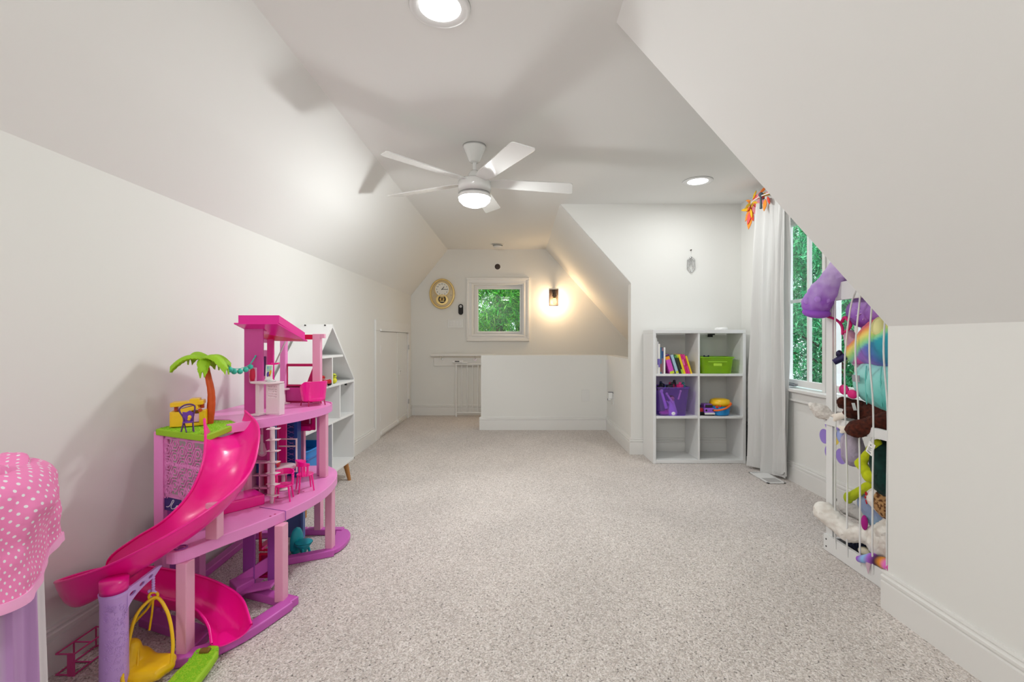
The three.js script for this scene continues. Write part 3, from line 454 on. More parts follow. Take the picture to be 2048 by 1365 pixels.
// ---------------------------------------------------------------- curtain at the dormer window
{
  const t = thing('curtain', 'long white curtain panel with a hemmed foot at the left of the dormer window', 'curtain', 1.90, 0, 3.6), cloth = phys(lin(0.86, 0.855, 0.84), 0.95, { transmission: 0.3, thickness: 0 });
  const panel = (x0, d0, x1, d1, tx0, td0, tx1, td1, foot, top, folds, amp, ph) => (u, v) => {
    const e = Math.pow(v, 0.8), x = (x0 + (x1 - x0) * u) * (1 - e) + (tx0 + (tx1 - tx0) * u) * e, d = (d0 + (d1 - d0) * u) * (1 - e) + (td0 + (td1 - td0) * u) * e, y = foot + (top - foot) * v + 0.012 * Math.sin(u * 9 + ph) * (1 - v);
    const f = amp * (Math.sin(u * Math.PI * 2 * folds + ph + 0.6 * Math.sin(v * 2.2)) + 0.35 * Math.sin(u * Math.PI * 2 * folds * 2.3 + 1.2 - v * 1.4)) * (0.55 + 0.45 * Math.sin(v * 2.4 + 0.7)), g = 0.006 * noise3(u * 6, v * 3, ph) ;
    return W(x - f - g, y, d + f * 0.35);
  };
  mesh('panel', sheet((u, v) => { const p = panel(1.862, 3.74, 1.952, 3.42, 1.90, 3.68, 1.93, 3.34, 0.012, 2.13, 2.6, 0.030, 0.4)(u, v); return p.sub(V(1.90, 0, -3.6)); }, 110, 60, 0.002), cloth, t);
  mesh('panel', sheet((u, v) => { const p = panel(1.925, 3.46, 1.958, 3.37, 1.905, 3.5, 1.935, 3.36, 0.05, 2.10, 0.8, 0.016, 2.2)(u, v); return p.sub(V(1.905, 0, -3.6)); }, 40, 60, 0.002), cloth, t);
  mesh('hem', sheet((u, v) => { const p = panel(1.862, 3.74, 1.952, 3.42, 1.90, 3.68, 1.93, 3.34, 0.012, 2.13, 2.6, 0.030, 0.4)(u, v * 0.036); return p.sub(V(1.9025, 0, -3.6)); }, 110, 4, 0.003), cloth, t);
}
{
  const t = thing('curtain_rod', 'dark metal curtain rod over the dormer window', 'curtain rod', 1.925, 2.135, 3.0); mesh('rod', rod(V(0, 0, 0.9), V(0, 0, -0.78), 0.011), M.dark, t);
  for (const s of [-1, 1]) mesh('finial', ball(0.022, 0, 0, s > 0 ? 0.92 : -0.80), M.dark, t); for (const z of [0.6, -0.62]) mesh('bracket', [rod(V(0, 0, z), V(0.085, 0, z), 0.007), box(0.006, 0.06, 0.03, 0.082, 0, z)], M.dark, t);
}
{
  reseed(9);
  const t = thing('leaf_garland', 'garland of orange, pink and yellow felt leaves knotted over the curtain rod end', 'garland', 1.90, 2.12, 3.72);
  const leaf = (L, w) => { const s = new THREE.Shape(); s.moveTo(0, 0); s.quadraticCurveTo(w, L * 0.4, 0, L); s.quadraticCurveTo(-w, L * 0.4, 0, 0); return extrude(s, 0.006, 0.002, 6); };
  const C = [0xe85a5a, 0xf0922e, 0xf6b8bd, 0xe9b81f, 0xd8452e, 0xf29aa6, 0xe8772c, 0xc9a12a];
  // each leaf: how far along the rod (+ toward the wall), height, tilt, length
  [[0.05, -0.02, 2.6, 0.16, 1], [0.04, -0.06, 3.0, 0.19, 1], [0.03, 0.0, 1.9, 0.12, 4], [0.05, -0.03, 1.5, 0.11, 3], [0.0, 0.02, -1.2, 0.13, 0], [0.0, -0.01, -2.2, 0.12, 0], [-0.06, 0.02, -1.4, 0.13, 2], [-0.08, 0.0, -1.8, 0.12, 5], [0.02, 0.01, 0.8, 0.08, 6], [0.03, -0.05, 2.9, 0.15, 0], [-0.14, 0.03, -1.3, 0.12, 3], [-0.19, 0.02, -1.9, 0.10, 7], [-0.02, -0.02, -2.8, 0.13, 5], [-0.25, -0.02, 3.0, 0.13, 1], [0.0, 0.0, 2.2, 0.10, 4]]
    .flatMap(([z, y, a, L, c]) => [[z, y, a, L * 0.72, c], [z - 0.025, y + 0.012, a + 0.5, L * 0.55, (c + 3) % 8]]).forEach(([z, y, a, L, c]) => mesh('leaf', at(leaf(L, L * 0.34), 0, 0, 0, 0, 0, a).rotateY(rnd(-0.7, 0.7) - 0.9).translate(-0.012 - rnd(0.025), y, -z * 0.8), std(C[c], 0.85), t));
  mesh('cord', tube([V(-0.03, -0.03, -0.06), V(-0.035, 0.01, 0.02), V(-0.03, 0.02, 0.12), V(-0.03, 0.0, 0.3)], 0.005, 20), std(0xf3e6dc, 0.9), t);
  mesh('tassel', [rod(V(-0.03, 0.02, 0.14), V(-0.035, -0.08, 0.15), 0.006, 0.010), ball(0.018, -0.03, 0.03, 0.14)], std(0x5b6a74, 0.9), t);
}
// ---------------------------------------------------------------- house-shaped shelf on the left
const HX = -1.22, HB = -1.425;
{
  const t = thing('house_shelf', 'white house-shaped toy shelf with a pointed gable and wooden legs', 'shelf unit', -1.32, 0, 3.06), th = 0.014, apex = [3.06, 1.135], e0 = 2.65, e1 = 3.47, ye = 0.742, y0 = 0.145, B = (d0, d1, a, b, x0 = HB + 0.008, x1 = HX) => boxD(x0, x1, a, b, d0, d1, 0.0015);
  part('side_panel', B(e0, e0 + th, y0, ye), M.whiteMatt, t); part('side_panel', B(e1 - th, e1, y0, ye), M.whiteMatt, t);
  part('bottom_panel', B(e0, e1, y0, y0 + 0.016), M.whiteMatt, t);
  const roof = (d0, a, d1, b, s) => { const P = [[d0, a], [d1, b], [d1, b - 0.022], [d0 + s * 0.012, a]]; return wallX(P, [], HB + 0.008, HX - HB - 0.008); };
  part('roof_board', roof(e0, ye, apex[0], apex[1], 1), M.whiteMatt, t); part('roof_board', roof(e1, ye, apex[0], apex[1], -1), M.whiteMatt, t);
  part('shelf_board', B(2.875, 3.245, 0.915, 0.93), M.whiteMatt, t); part('shelf_board', B(e0 + th, e1 - th, ye - 0.02, ye - 0.005), M.whiteMatt, t); part('shelf_board', B(e0 + th, e1 - th, 0.48, 0.495), M.whiteMatt, t);
  part('divider', B(3.053, 3.067, ye - 0.005, 0.915), M.whiteMatt, t); part('divider', B(3.185, 3.199, 0.495, ye - 0.02), M.whiteMatt, t); part('divider', B(3.053, 3.067, y0 + 0.016, 0.48), M.whiteMatt, t);
  part('back_panel', wallX([[e0, y0], [e1, y0], [e1, ye], [apex[0], apex[1] - 0.004], [e0, ye]], [], HB, 0.008), M.whiteMatt, t);
  const wood = std(lin(0.50, 0.22, 0.06), 0.5), leg = (x, d, sx, sd) => rod(W(x + sx * 0.02, 0.0, d + sd * 0.03), W(x, y0, d), 0.012, 0.02, 18);
  for (const [x, d, a, b] of [[HX - 0.04, e1 - 0.08, 1, 1], [HX - 0.04, e0 + 0.08, 1, -1], [HB + 0.05, e1 - 0.08, 0, 1], [HB + 0.05, e0 + 0.08, 0, -1]]) part('leg', leg(x, d, a, b), wood, t);
  for (const x of [-1.265, -1.395]) part('screw_cap', new THREE.CylinderGeometry(0.006, 0.006, 0.004, 12).rotateX(-0.80).translate(x, 1.128, -3.047), M.dark, t);
  for (const [x, d] of [[-1.335, 3.31], [-1.265, 3.40]]) part('shelf_bracket', [boxD(x - 0.008, x + 0.008, 0.717, 0.7225, d - 0.018, d + 0.018), boxD(x - 0.008, x + 0.008, 0.698, 0.72, d + 0.012, d + 0.018)], M.dark, t);
}
{
  const t = thing('toy_car', 'red toy sports car parked on the eaves shelf of the house shelf', 'toy car', -1.275, 0.7375, 2.99, 1.1); mesh('body', [box(0.07, 0.03, 0.15, 0, 0.028, 0, 0.012), box(0.055, 0.026, 0.07, 0, 0.052, -0.01, 0.012)], solid(0xb5141f, 0.2), t); mesh('window', box(0.058, 0.014, 0.05, 0, 0.056, -0.01, 0.004), M.dark, t);
  for (const s of [-1, 1]) for (const q of [-1, 1]) mesh('wheel', at(new THREE.CylinderGeometry(0.015, 0.015, 0.012, 18), s * 0.034, 0.015, q * 0.048, 0, 0, Math.PI / 2), M.black, t); mesh('stripe', box(0.02, 0.002, 0.14, 0, 0.0438, 0), M.white, t);
  const u = thing('toy_figure', 'tiny yellow-green toy figure on the right of the eaves shelf', 'toy', -1.245, 0.7375, 3.145); mesh('body', ball(0.02, 0, 0.02, 0), std(0xd8d62a, 0.5), u); mesh('head', ball(0.018, 0, 0.05, 0), std(0xcfd83a, 0.5), u); mesh('eye', [ball(0.004, 0.015, 0.055, 0.007), ball(0.004, 0.009, 0.055, 0.015)], M.black, u);
  const b = tub('toy_tub', 'blue plastic bin in the bottom cubby of the house shelf', -1.315, 0.1615, 2.84, 0.16, 0.19, 0.24, 0.30, 0.22, solid(0x0f7fd0, 0.35)); mesh('lid_band', box(0.19, 0.02, 0.30, 0, 0.17, 0, 0.01), solid(0x0a5cae, 0.35), b);
}
// ---------------------------------------------------------------- the big pink doll house by the left wall
const PK = { slab: solid(0xf595d8, 0.3), post: solid(0xf0aac8, 0.4), base: solid(0xcf60c0, 0.35), panel: solid(0xd0489c, 0.35), violet: solid(0xa24cae, 0.4), crimson: solid(0xb8125c, 0.35), hot: solid(0xff149c, 0.2, { clearcoat: 0.5, clearcoatRoughness: 0.1 }), roof: solid(0xf01aa0, 0.25), slide: solid(0xff0c98, 0.3, { clearcoat: 0.25, clearcoatRoughness: 0.2 }), blush: solid(0xf2b8d8, 0.4), cream: solid(0xf0dce2, 0.4), lav: solid(0xd2a6ee, 0.4), blue: solid(0x2a62b8, 0.35), navy: solid(0x5f82bc, 0.4), red: solid(0xd80f45, 0.3), lime: solid(0x9ccc1c, 0.6), grass: std(0x86c41c, 0.9), trunk: solid(0xd2500f, 0.5), yellow: solid(0xf6c40f, 0.35), purple: solid(0x55206e, 0.4), teal: solid(0x14b6c2, 0.35), mint: solid(0x3cc0ac, 0.5), hinge: std(lin(0.45, 0.44, 0.42), 0.4) };
const Y2 = 0.362, Y3 = 0.705;                                   // floors of the second and third storey
const dh = thing('doll_house', 'large three-storey pink doll house with a spiral slide standing by the left wall', 'doll house', -1.15, 0, 2.05);
const D = (name, geo, mat, parent = dh) => part(name, geo, mat, parent);
const spl = (pts, n, closed = false) => new THREE.CatmullRomCurve3(pts.map(([x, d]) => V(x, d, 0)), closed, 'centripetal').getPoints(n).map((p) => [p.x, p.y]);
{
  // ---- foot frame on the carpet
  const P = (x, d, y = 0.016) => W(x, y, d);
  const front = sheet((u, v) => { const c = [[-1.115, 1.47], [-1.02, 1.515], [-0.955, 1.60], [-0.885, 1.785]], q = new THREE.CatmullRomCurve3(c.map(([x, d]) => W(x, 0, d))), p = q.getPoint(u), t = q.getTangent(u), n = V(-t.z, 0, t.x).normalize(), a = v * Math.PI * 2, w = 0.026; const cx = Math.max(-1, Math.min(1, Math.cos(a) * 1.35)) * w, cy = 0.018 + Math.max(-1, Math.min(1, Math.sin(a) * 1.35)) * 0.016; return p.addScaledVector(n, cx).add(V(0, cy, 0)); }, 30, 28);
  const base = D('base_frame', [front, bar(P(-0.865, 1.80), P(-1.125, 1.895), 0.045, 0.032, 0.005), bar(P(-1.36, 1.705), P(-1.085, 1.60), 0.06, 0.032, 0.005), bar(P(-1.085, 1.60), P(-1.085, 1.48), 0.045, 0.032, 0.005), bar(P(-1.36, 1.70), P(-1.39, 2.42), 0.04, 0.032, 0.005),
    bar(P(-1.09, 2.135), P(-0.885, 2.235), 0.04, 0.032, 0.005), bar(P(-1.12, 2.475), P(-0.93, 2.475), 0.04, 0.032, 0.005), bar(P(-1.125, 1.90), P(-1.09, 2.14), 0.035, 0.03, 0.005), bar(P(-1.39, 2.42), P(-1.12, 2.475), 0.04, 0.032, 0.005)], PK.base);
  const end = new THREE.Shape(spl([[-0.905, 2.215], [-0.872, 2.25], [-0.858, 2.33], [-0.872, 2.42], [-0.915, 2.48], [-0.965, 2.485], [-0.945, 2.40], [-0.94, 2.30]], 40, true).map(([x, d]) => new THREE.Vector2(x, d)));
  D('base_plate', slabPlan(end, 0.004, 0.026, 0.004, [[[-0.932, 2.27], [-0.916, 2.27], [-0.912, 2.40], [-0.932, 2.42]]]), PK.base);
  // stepped bracket at the foot of the lift
  D('lift_foot', [slabPlan([[-1.155, 1.86], [-1.09, 1.80], [-1.06, 1.87], [-1.12, 1.93]], 0.03, 0.075, 0.004), bar(W(-1.12, 0.06, 1.87), W(-1.0, 0.13, 1.93), 0.008, 0.05), bar(W(-1.09, 0.045, 1.84), W(-0.97, 0.065, 1.85), 0.06, 0.01, 0.003)], PK.base);
  // ---- posts of the first storey
  const post = (x, d, y0, y1, w = 0.034, l = 0.042) => boxD(x - w / 2, x + w / 2, y0, y1, d - l / 2, d + l / 2, 0.003);
  for (const [x, d] of [[-1.075, 1.503], [-0.917, 1.802], [-0.91, 2.252], [-1.06, 2.475]]) D('post', post(x, d, 0.028, 0.322), PK.post);
  D('post', post(-1.352, 1.765, 0.0, 0.69, 0.036, 0.036), PK.slab); D('post', post(-1.39, 2.42, 0.028, 0.70, 0.03, 0.03), PK.slab);
  D('post', boxD(-1.36, -1.335, 0.0, 0.33, 1.95, 1.99, 0.003), PK.slab);
  // closet panels at the back, lift shaft in the middle
  const cl = D('closet', [boxD(-1.40, -1.34, 0.07, 0.30, 1.98, 1.995, 0.003), boxD(-1.40, -1.39, 0.03, 0.32, 1.80, 2.0)], PK.violet);
  D('oven_frame', frameZ(-1.392, -1.352, 0.14, 0.25, 0.006, 1.972, 1.98, 0.002), PK.blush, cl); D('oven_door', boxD(-1.392, -1.352, 0.14, 0.25, 1.976, 1.98), PK.crimson, cl);
  D('shaft_panel', boxD(-1.118, -1.070, 0.03, 0.325, 1.888, 1.898, 0.002), PK.violet); D('shaft_panel', boxD(-1.024, -0.962, 0.03, 0.325, 1.90, 1.912, 0.002), PK.violet);
  const lf = D('lift_frame', [...frameZ(-1.062, -1.03, 0.17, 0.255, 0.008, 1.918, 1.93, 0.002), ...frameZ(-1.062, -1.03, 0.06, 0.145, 0.008, 1.918, 1.93, 0.002), bar(W(-1.066, 0.265, 1.924), W(-1.026, 0.315, 1.924), 0.01, 0.02), boxD(-1.032, -1.022, 0.25, 0.325, 1.918, 1.93), boxD(-1.072, -1.062, 0.25, 0.325, 1.918, 1.93)], PK.red);
  D('lift_shelf', [bar(W(-1.064, 0.175, 1.93), W(-1.03, 0.20, 1.95), 0.05, 0.008), boxD(-1.066, -1.026, 0.055, 0.06, 1.918, 1.99)], PK.hot, lf); D('lift_window', boxD(-1.062, -1.03, 0.06, 0.145, 1.926, 1.929), PK.crimson, lf);
  D('navy_panel', [boxD(-1.175, -1.085, 0.03, 0.325, 2.36, 2.372, 0.002), boxD(-1.096, -1.082, 0.03, 0.325, 2.34, 2.365, 0.002)], PK.navy);
  // ---- second floor: rounded front, moulded edge, seam
  const f2 = [...spl([[-1.118, 1.478], [-1.085, 1.478], [-1.02, 1.60], [-0.945, 1.75], [-0.89, 1.92], [-0.868, 2.06], [-0.872, 2.18], [-0.895, 2.30], [-0.945, 2.41], [-1.02, 2.49]], 44), [-1.40, 2.47], [-1.40, 1.98], [-1.20, 1.78], ...spl([[-1.175, 1.66], [-1.13, 1.60], [-1.125, 1.54], [-1.135, 1.505]], 12)];
  const fl2 = D('second_floor', slabPlan(f2, 0.322, Y2, 0.003), PK.slab);
  D('floor_seam', [bar(W(-1.04, Y2 + 0.0005, 1.87), W(-0.914, Y2 + 0.0005, 1.826), 0.0025, 0.002), bar(W(-0.9125, Y2 + 0.0005, 1.826), W(-0.9125, 0.325, 1.826), 0.0025, 0.002)], PK.violet, fl2);
  D('peg_hole', [[-0.938, 1.795], [-0.945, 1.775], [-0.96, 2.03], [-0.95, 2.06]].map(([x, d]) => at(new THREE.CylinderGeometry(0.004, 0.004, 0.001, 12), x, Y2 + 0.0004, -d)), PK.crimson, fl2);
  D('corner_socket', [at(new THREE.TorusGeometry(0.017, 0.003, 8, 24), -1.092, Y2 + 0.001, -1.506, Math.PI / 2), at(new THREE.CylinderGeometry(0.008, 0.008, 0.002, 16), -1.092, Y2, -1.506)], PK.violet, fl2);
  D('slide_support', boxD(-1.054, -1.014, Y2, Y2 + 0.122, 1.566, 1.604, 0.003), PK.post);
  // ---- second storey: wall panels, posts, spiral stair
  D('post', boxD(-0.972, -0.938, Y2, 0.675, 2.27, 2.302, 0.003), PK.post); D('post', boxD(-0.998, -0.972, Y2, 0.675, 2.302, 2.36, 0.003), PK.slab); D('post', boxD(-1.155, -1.135, Y2, 0.675, 1.955, 1.985, 0.003), PK.post);
  const wp = D('guitar_panel', [boxD(-1.16, -1.09, Y2, 0.675, 2.045, 2.055), boxD(-1.10, -1.085, Y2, 0.675, 2.035, 2.06, 0.002)], PK.panel);
  D('guitar', [at(extrude((() => { const s = new THREE.Shape(); s.moveTo(0, 0.04); s.bezierCurveTo(0.016, 0.035, 0.008, 0.02, 0.02, 0.008); s.bezierCurveTo(0.026, -0.012, 0.012, -0.022, 0, -0.022); s.bezierCurveTo(-0.012, -0.022, -0.026, -0.012, -0.02, 0.008); s.bezierCurveTo(-0.008, 0.02, -0.016, 0.035, 0, 0.04); return s; })(), 0.006, 0.001), -1.122, 0.545, -2.045), boxD(-1.125, -1.119, 0.58, 0.66, 2.037, 2.043)], PK.blush, wp);
  D('guitar_top', [boxD(-1.127, -1.117, 0.55, 0.62, 2.034, 2.038), at(new THREE.CylinderGeometry(0.008, 0.008, 0.003, 16), -1.122, 0.54, -2.037, Math.PI / 2)], M.white, wp);
  D('cubby_shelf', [0.39, 0.445, 0.50].map((y) => boxD(-1.155, -1.07, y, y + 0.006, 2.01, 2.05)).concat([-1.152, -1.118, -1.082].map((x) => boxD(x - 0.002, x + 0.002, Y2, 0.505, 2.01, 2.05))), PK.blush);
  D('cubby_picture', [boxD(-1.148, -1.122, 0.45, 0.495, 2.04, 2.044)], PK.blue); D('cubby_picture', boxD(-1.148, -1.125, 0.397, 0.44, 2.04, 2.044), PK.violet); D('cubby_picture', boxD(-1.114, -1.086, 0.397, 0.495, 2.04, 2.044), PK.crimson);
  D('glass_strip', boxD(-1.082, -1.066, 0.42, 0.67, 2.048, 2.056), PK.navy);
  D('wall_panel', boxD(-1.116, -1.088, Y2, 0.675, 2.105, 2.115), PK.crimson); D('wall_panel', boxD(-1.138, -1.098, Y2, 0.675, 2.2, 2.21), PK.hot);
  const lift = D('lift_wall', [boxD(-1.156, -1.083, Y2, 0.675, 2.30, 2.31), boxD(-1.094, -1.078, Y2, 0.675, 2.27, 2.31), boxD(-1.156, -1.14, Y2, 0.675, 2.27, 2.31)], PK.blue);
  D('lift_net', Array.from({ length: 9 }, (_, i) => bar(W(-1.134, 0.41 + i * 0.027, 2.29), W(-1.098, 0.425 + i * 0.027, 2.29), 0.002, 0.002)).concat(Array.from({ length: 9 }, (_, i) => bar(W(-1.134, 0.425 + i * 0.027, 2.29), W(-1.098, 0.41 + i * 0.027, 2.29), 0.002, 0.002))), PK.lav, lift);
  D('glass_frame', frameZ(-1.106, -1.024, 0.43, 0.575, 0.005, 2.14, 2.148).concat([boxD(-1.108, -1.022, 0.542, 0.547, 2.14, 2.147)]), PK.cream);
  const tv = D('television', [boxD(-1.113, -1.030, 0.575, 0.665, 2.36, 2.372, 0.004), boxD(-1.113, -1.045, 0.575, 0.60, 2.34, 2.372, 0.004)], PK.hot); D('screen', boxD(-1.10, -1.045, 0.605, 0.66, 2.357, 2.36), PK.crimson, tv); D('glint', boxD(-1.058, -1.050, 0.61, 0.655, 2.355, 2.357), PK.blush, tv);
  D('tall_panel', [boxD(-1.113, -1.088, Y2, 0.575, 2.36, 2.37), boxD(-1.0875, -1.082, Y2, 0.575, 2.35, 2.37)], PK.post); D('tall_panel', boxD(-1.01, -0.992, 0.56, 0.675, 2.36, 2.38), PK.crimson);
  const st = D('spiral_stair', [cyl(0.0095, 0.0095, Y3 - 0.03 - Y2, -1.014, Y2, -1.92, 16)], PK.cream);
  for (let k = 0; k < 7; k++) { const a = 0.3 + k * 0.35; D('tread', at(box(0.05, 0.003, 0.028, 0.004, 0, 0, 0.001), 0, 0, 0, 0, -0.5 + 0.12 * k, 0).translate(-1.014, 0.395 + k * 0.0455, -1.92), PK.cream, st); }
  const ma = W(-1.142, Y2, 1.775), mb = W(-1.038, Y2, 1.898), mu = mb.clone().sub(ma).normalize(), mm = new THREE.Matrix4().makeBasis(mu, V(0, 1, 0), V().crossVectors(mu, V(0, 1, 0))).setPosition(ma.x, Y2, ma.z), ml = ma.distanceTo(mb);
  const mat = D('pool_mat', box(ml + 0.01, 0.042, 0.115, ml / 2, 0.021, -0.0575, 0.005).applyMatrix4(mm), PK.hot); D('mat_seam', box(ml, 0.002, 0.10, ml / 2, 0.0425, -0.0575).applyMatrix4(mm), PK.roof, mat);
  // ---- third floor with the lawn
  const f3 = [...spl([[-1.13, 1.80], [-1.036, 1.945], [-0.975, 2.08], [-0.943, 2.22], [-0.944, 2.33], [-0.975, 2.42], [-1.04, 2.48]], 36), [-1.40, 2.46], [-1.40, 1.935], [-1.20, 1.935], [-1.13, 1.865], [-1.135, 1.83]];
  D('third_floor', slabPlan(f3, 0.675, Y3, 0.003), PK.slab); D('floor_lip', sheet((u, v) => { const q = new THREE.CatmullRomCurve3([[-1.13, 1.80], [-1.036, 1.945], [-0.975, 2.08], [-0.943, 2.22], [-0.944, 2.33], [-0.975, 2.42], [-1.04, 2.48]].map(([x, d]) => W(x, 0, d))).getPoint(u); return q.add(V(0.0015, Y3 + 0.004 - v * 0.036, 0)); }, 40, 3, 0.004), PK.slab);
  const lawn = [[-1.357, 1.742], [-1.09, 1.625], [-1.10, 1.70], [-1.122, 1.86], [-1.19, 1.93], [-1.36, 1.93]];
  const lw = D('lawn', slabPlan(lawn, 0.678, Y3 - 0.003, 0.004), PK.lime);
  { reseed(3); const bl = []; for (let i = 0; i < 1300; i++) { const u = rnd(), v = rnd(), d0 = 1.742 + (1.625 - 1.742) * u, x = -1.352 + 0.255 * u + (rnd() - 0.5) * 0.01, d = d0 + 0.006 + v * (1.925 - d0 - 0.01); if (x > -1.10 - (d - 1.63) * 0.11 || x > -1.125 - (d - 1.86)) continue; bl.push(at(new THREE.ConeGeometry(0.0030, 0.0026, 5), 0, 0.0008, 0, rnd(-0.3, 0.3), rnd(6), 0).translate(x, Y3 - 0.003, -d)); } const m = D('grass_blades', bl, PK.grass, lw); m.userData.kind = 'stuff'; }
  // lattice wall under the lawn: hexagon rings and struts, standing from the corner post to the slide
  const A = W(-1.334, 0, 1.757), Bv = W(-1.10, 0, 1.655), ux = Bv.clone().sub(A).normalize(), L = Bv.distanceTo(A), mt = new THREE.Matrix4().makeBasis(ux, V(0, 1, 0), V().crossVectors(ux, V(0, 1, 0))).setPosition(A);
  const hexes = []; { const R = 0.0255, sx = R * 1.5 * 1.16, sy = R * Math.sqrt(3) * 1.16; for (let i = 0; i < 7; i++) for (let j = 0; j < 6; j++) { const cx = 0.02 + i * sx, cy = 0.47 + j * sy + (i % 2 ? sy / 2 : 0); if (cx > L - 0.02 || cy > 0.66) continue;
    for (const r of [R, R * 0.5]) { const o = new THREE.Shape(), hpts = (q) => Array.from({ length: 6 }, (_, k) => new THREE.Vector2(cx + q * Math.cos(k * Math.PI / 3), cy + q * Math.sin(k * Math.PI / 3))); o.setFromPoints(hpts(r)); o.holes.push(new THREE.Path(hpts(r * (r === R ? 0.86 : 0.72)))); hexes.push(extrude(o, 0.004, 0, 1)); }
    for (let k = 0; k < 6; k++) { const a = k * Math.PI / 3; hexes.push(box(R * 0.34, 0.0028, 0.004, 0, 0, 0.002).rotateZ(a + Math.PI / 6).translate(cx + R * 0.98 * Math.cos(a + Math.PI / 6), cy + R * 0.98 * Math.sin(a + Math.PI / 6), 0)); } } }
  const lat = D('lattice_wall', [box(L, 0.012, 0.008, L / 2, 0.67, 0), box(L, 0.012, 0.008, L / 2, 0.452, 0), box(0.01, 0.24, 0.008, 0.005, 0.56, 0), box(0.01, 0.24, 0.008, L - 0.005, 0.56, 0), box(L, 0.01, 0.006, L / 2, 0.572, 0)].map((g) => g.applyMatrix4(mt)), PK.slab);
  D('lattice', hexes.map((g) => g.applyMatrix4(mt)), PK.slab, lat);
  const script = canvasTex(256, 128, (c) => { c.fillStyle = '#3a2b78'; c.fillRect(0, 0, 256, 128); c.strokeStyle = '#e8e4f4'; c.lineWidth = 7; c.lineCap = 'round'; c.beginPath(); c.moveTo(20, 96); c.bezierCurveTo(70, 100, 70, 10, 92, 18); c.bezierCurveTo(104, 30, 50, 80, 70, 102); c.bezierCurveTo(96, 112, 120, 70, 132, 62); c.bezierCurveTo(110, 60, 108, 100, 130, 98); c.bezierCurveTo(150, 90, 150, 66, 138, 64); c.moveTo(150, 92); c.bezierCurveTo(170, 60, 180, 60, 186, 96); c.bezierCurveTo(200, 60, 222, 60, 240, 96); c.stroke(); });
  D('name_strip', box(L * 0.62, 0.05, 0.004, L * 0.31, 0.42, 0).applyMatrix4(mt), std(0xffffff, 0.5, { map: script }));
  D('side_panel', [box(L, 0.06, 0.004, L / 2, 0.37, -0.01)].map((g) => g.applyMatrix4(mt)), PK.violet);
  // ---- the slide: lips given on both sides, a trough hung between them
  const Lp = [[-1.116, 0.755, 1.655], [-1.089, 0.69, 1.62], [-1.072, 0.612, 1.58], [-1.097, 0.52, 1.55], [-1.154, 0.448, 1.52], [-1.235, 0.395, 1.50], [-1.30, 0.345, 1.49], [-1.325, 0.31, 1.50], [-1.33, 0.28, 1.52], [-1.33, 0.25, 1.54], [-1.31, 0.215, 1.56], [-1.25, 0.17, 1.58], [-1.10, 0.133, 1.57], [-1.028, 0.094, 1.54], [-0.985, 0.058, 1.495]];
  const Rp = [[-1.127, 0.742, 1.92], [-1.031, 0.70, 1.84], [-0.972, 0.648, 1.74], [-0.936, 0.572, 1.62], [-0.95, 0.518, 1.47], [-1.078, 0.434, 1.40], [-1.2, 0.375, 1.355], [-1.32, 0.335, 1.35], [-1.405, 0.30, 1.42], [-1.415, 0.265, 1.56], [-1.38, 0.23, 1.66], [-1.272, 0.195, 1.70], [-1.126, 0.16, 1.70], [-0.992, 0.118, 1.66], [-0.90, 0.074, 1.57]];
  const lc = new THREE.CatmullRomCurve3(Lp.map((p) => W(...p)), false, 'centripetal'), rc = new THREE.CatmullRomCurve3(Rp.map((p) => W(...p)), false, 'centripetal'), n = Lp.length - 1;
  const trough = (u, v, lift = 0) => { const l = lc.getPoint(u), r = rc.getPoint(u), t = 0.5 - 0.5 * Math.cos(v * Math.PI), e = Math.pow(Math.abs(2 * t - 1), 3.2), p = l.lerp(r, t), k = u * n, deep = (0.066 + 0.028 * Math.exp(-((k - 6.8) ** 2) / 2.5)) * Math.min(1, (n - k) / 0.8 + 0.35) * (k < 1 ? 1 + 0.25 * (1 - k) : 1); p.y -= deep * (1 - e); p.y = Math.max(p.y, 0.0385); return p; };
  const sl = D('slide', sheet((u, v) => trough(u, 1 - v), 150, 26, -0.0035), PK.slide);
  for (const [c, nm] of [[lc, 'slide_lip'], [rc, 'slide_lip']]) D(nm, new THREE.TubeGeometry(c, 140, 0.0045, 8), PK.slide, sl);
  // ---- lavender swing pillar with its arm and yellow swing
  const px = -1.168, pd = 1.345;
  const pil = D('swing_pillar', lathe([[0.0001, 0], [0.042, 0], [0.042, 0.012], [0.034, 0.03], [0.0325, 0.285], [0.0345, 0.300], [0.036, 0.310], [0.0001, 0.312]], 40).translate(px, 0, -pd), PK.lav);
  { reseed(21); const chips = []; for (let i = 0; i < 150; i++) { const a = rnd(-0.2, 1.5), y = rnd(0.035, 0.285), r = 0.0332; chips.push(at(new THREE.TorusGeometry(rnd(0.003, 0.006), 0.0011, 5, 8, rnd(2, 5)), 0, 0, 0, 0, 0, rnd(6)).rotateY(Math.PI / 2 - a).translate(px + r * Math.cos(a), y, -pd + r * Math.sin(a))); } const m = D('bark_relief', chips, PK.lav, pil); m.userData.kind = 'stuff'; }
  D('pillar_collar', lathe([[0.0001, 0.31], [0.0335, 0.31], [0.033, 0.32], [0.034, 0.345], [0.0001, 0.345]], 36).translate(px, 0, -pd), PK.slide);
  const a0 = W(-1.14, 0.275, 1.352), tip = W(-1.124, 0.332, 1.455), top = W(-1.14, 0.305, 1.352);
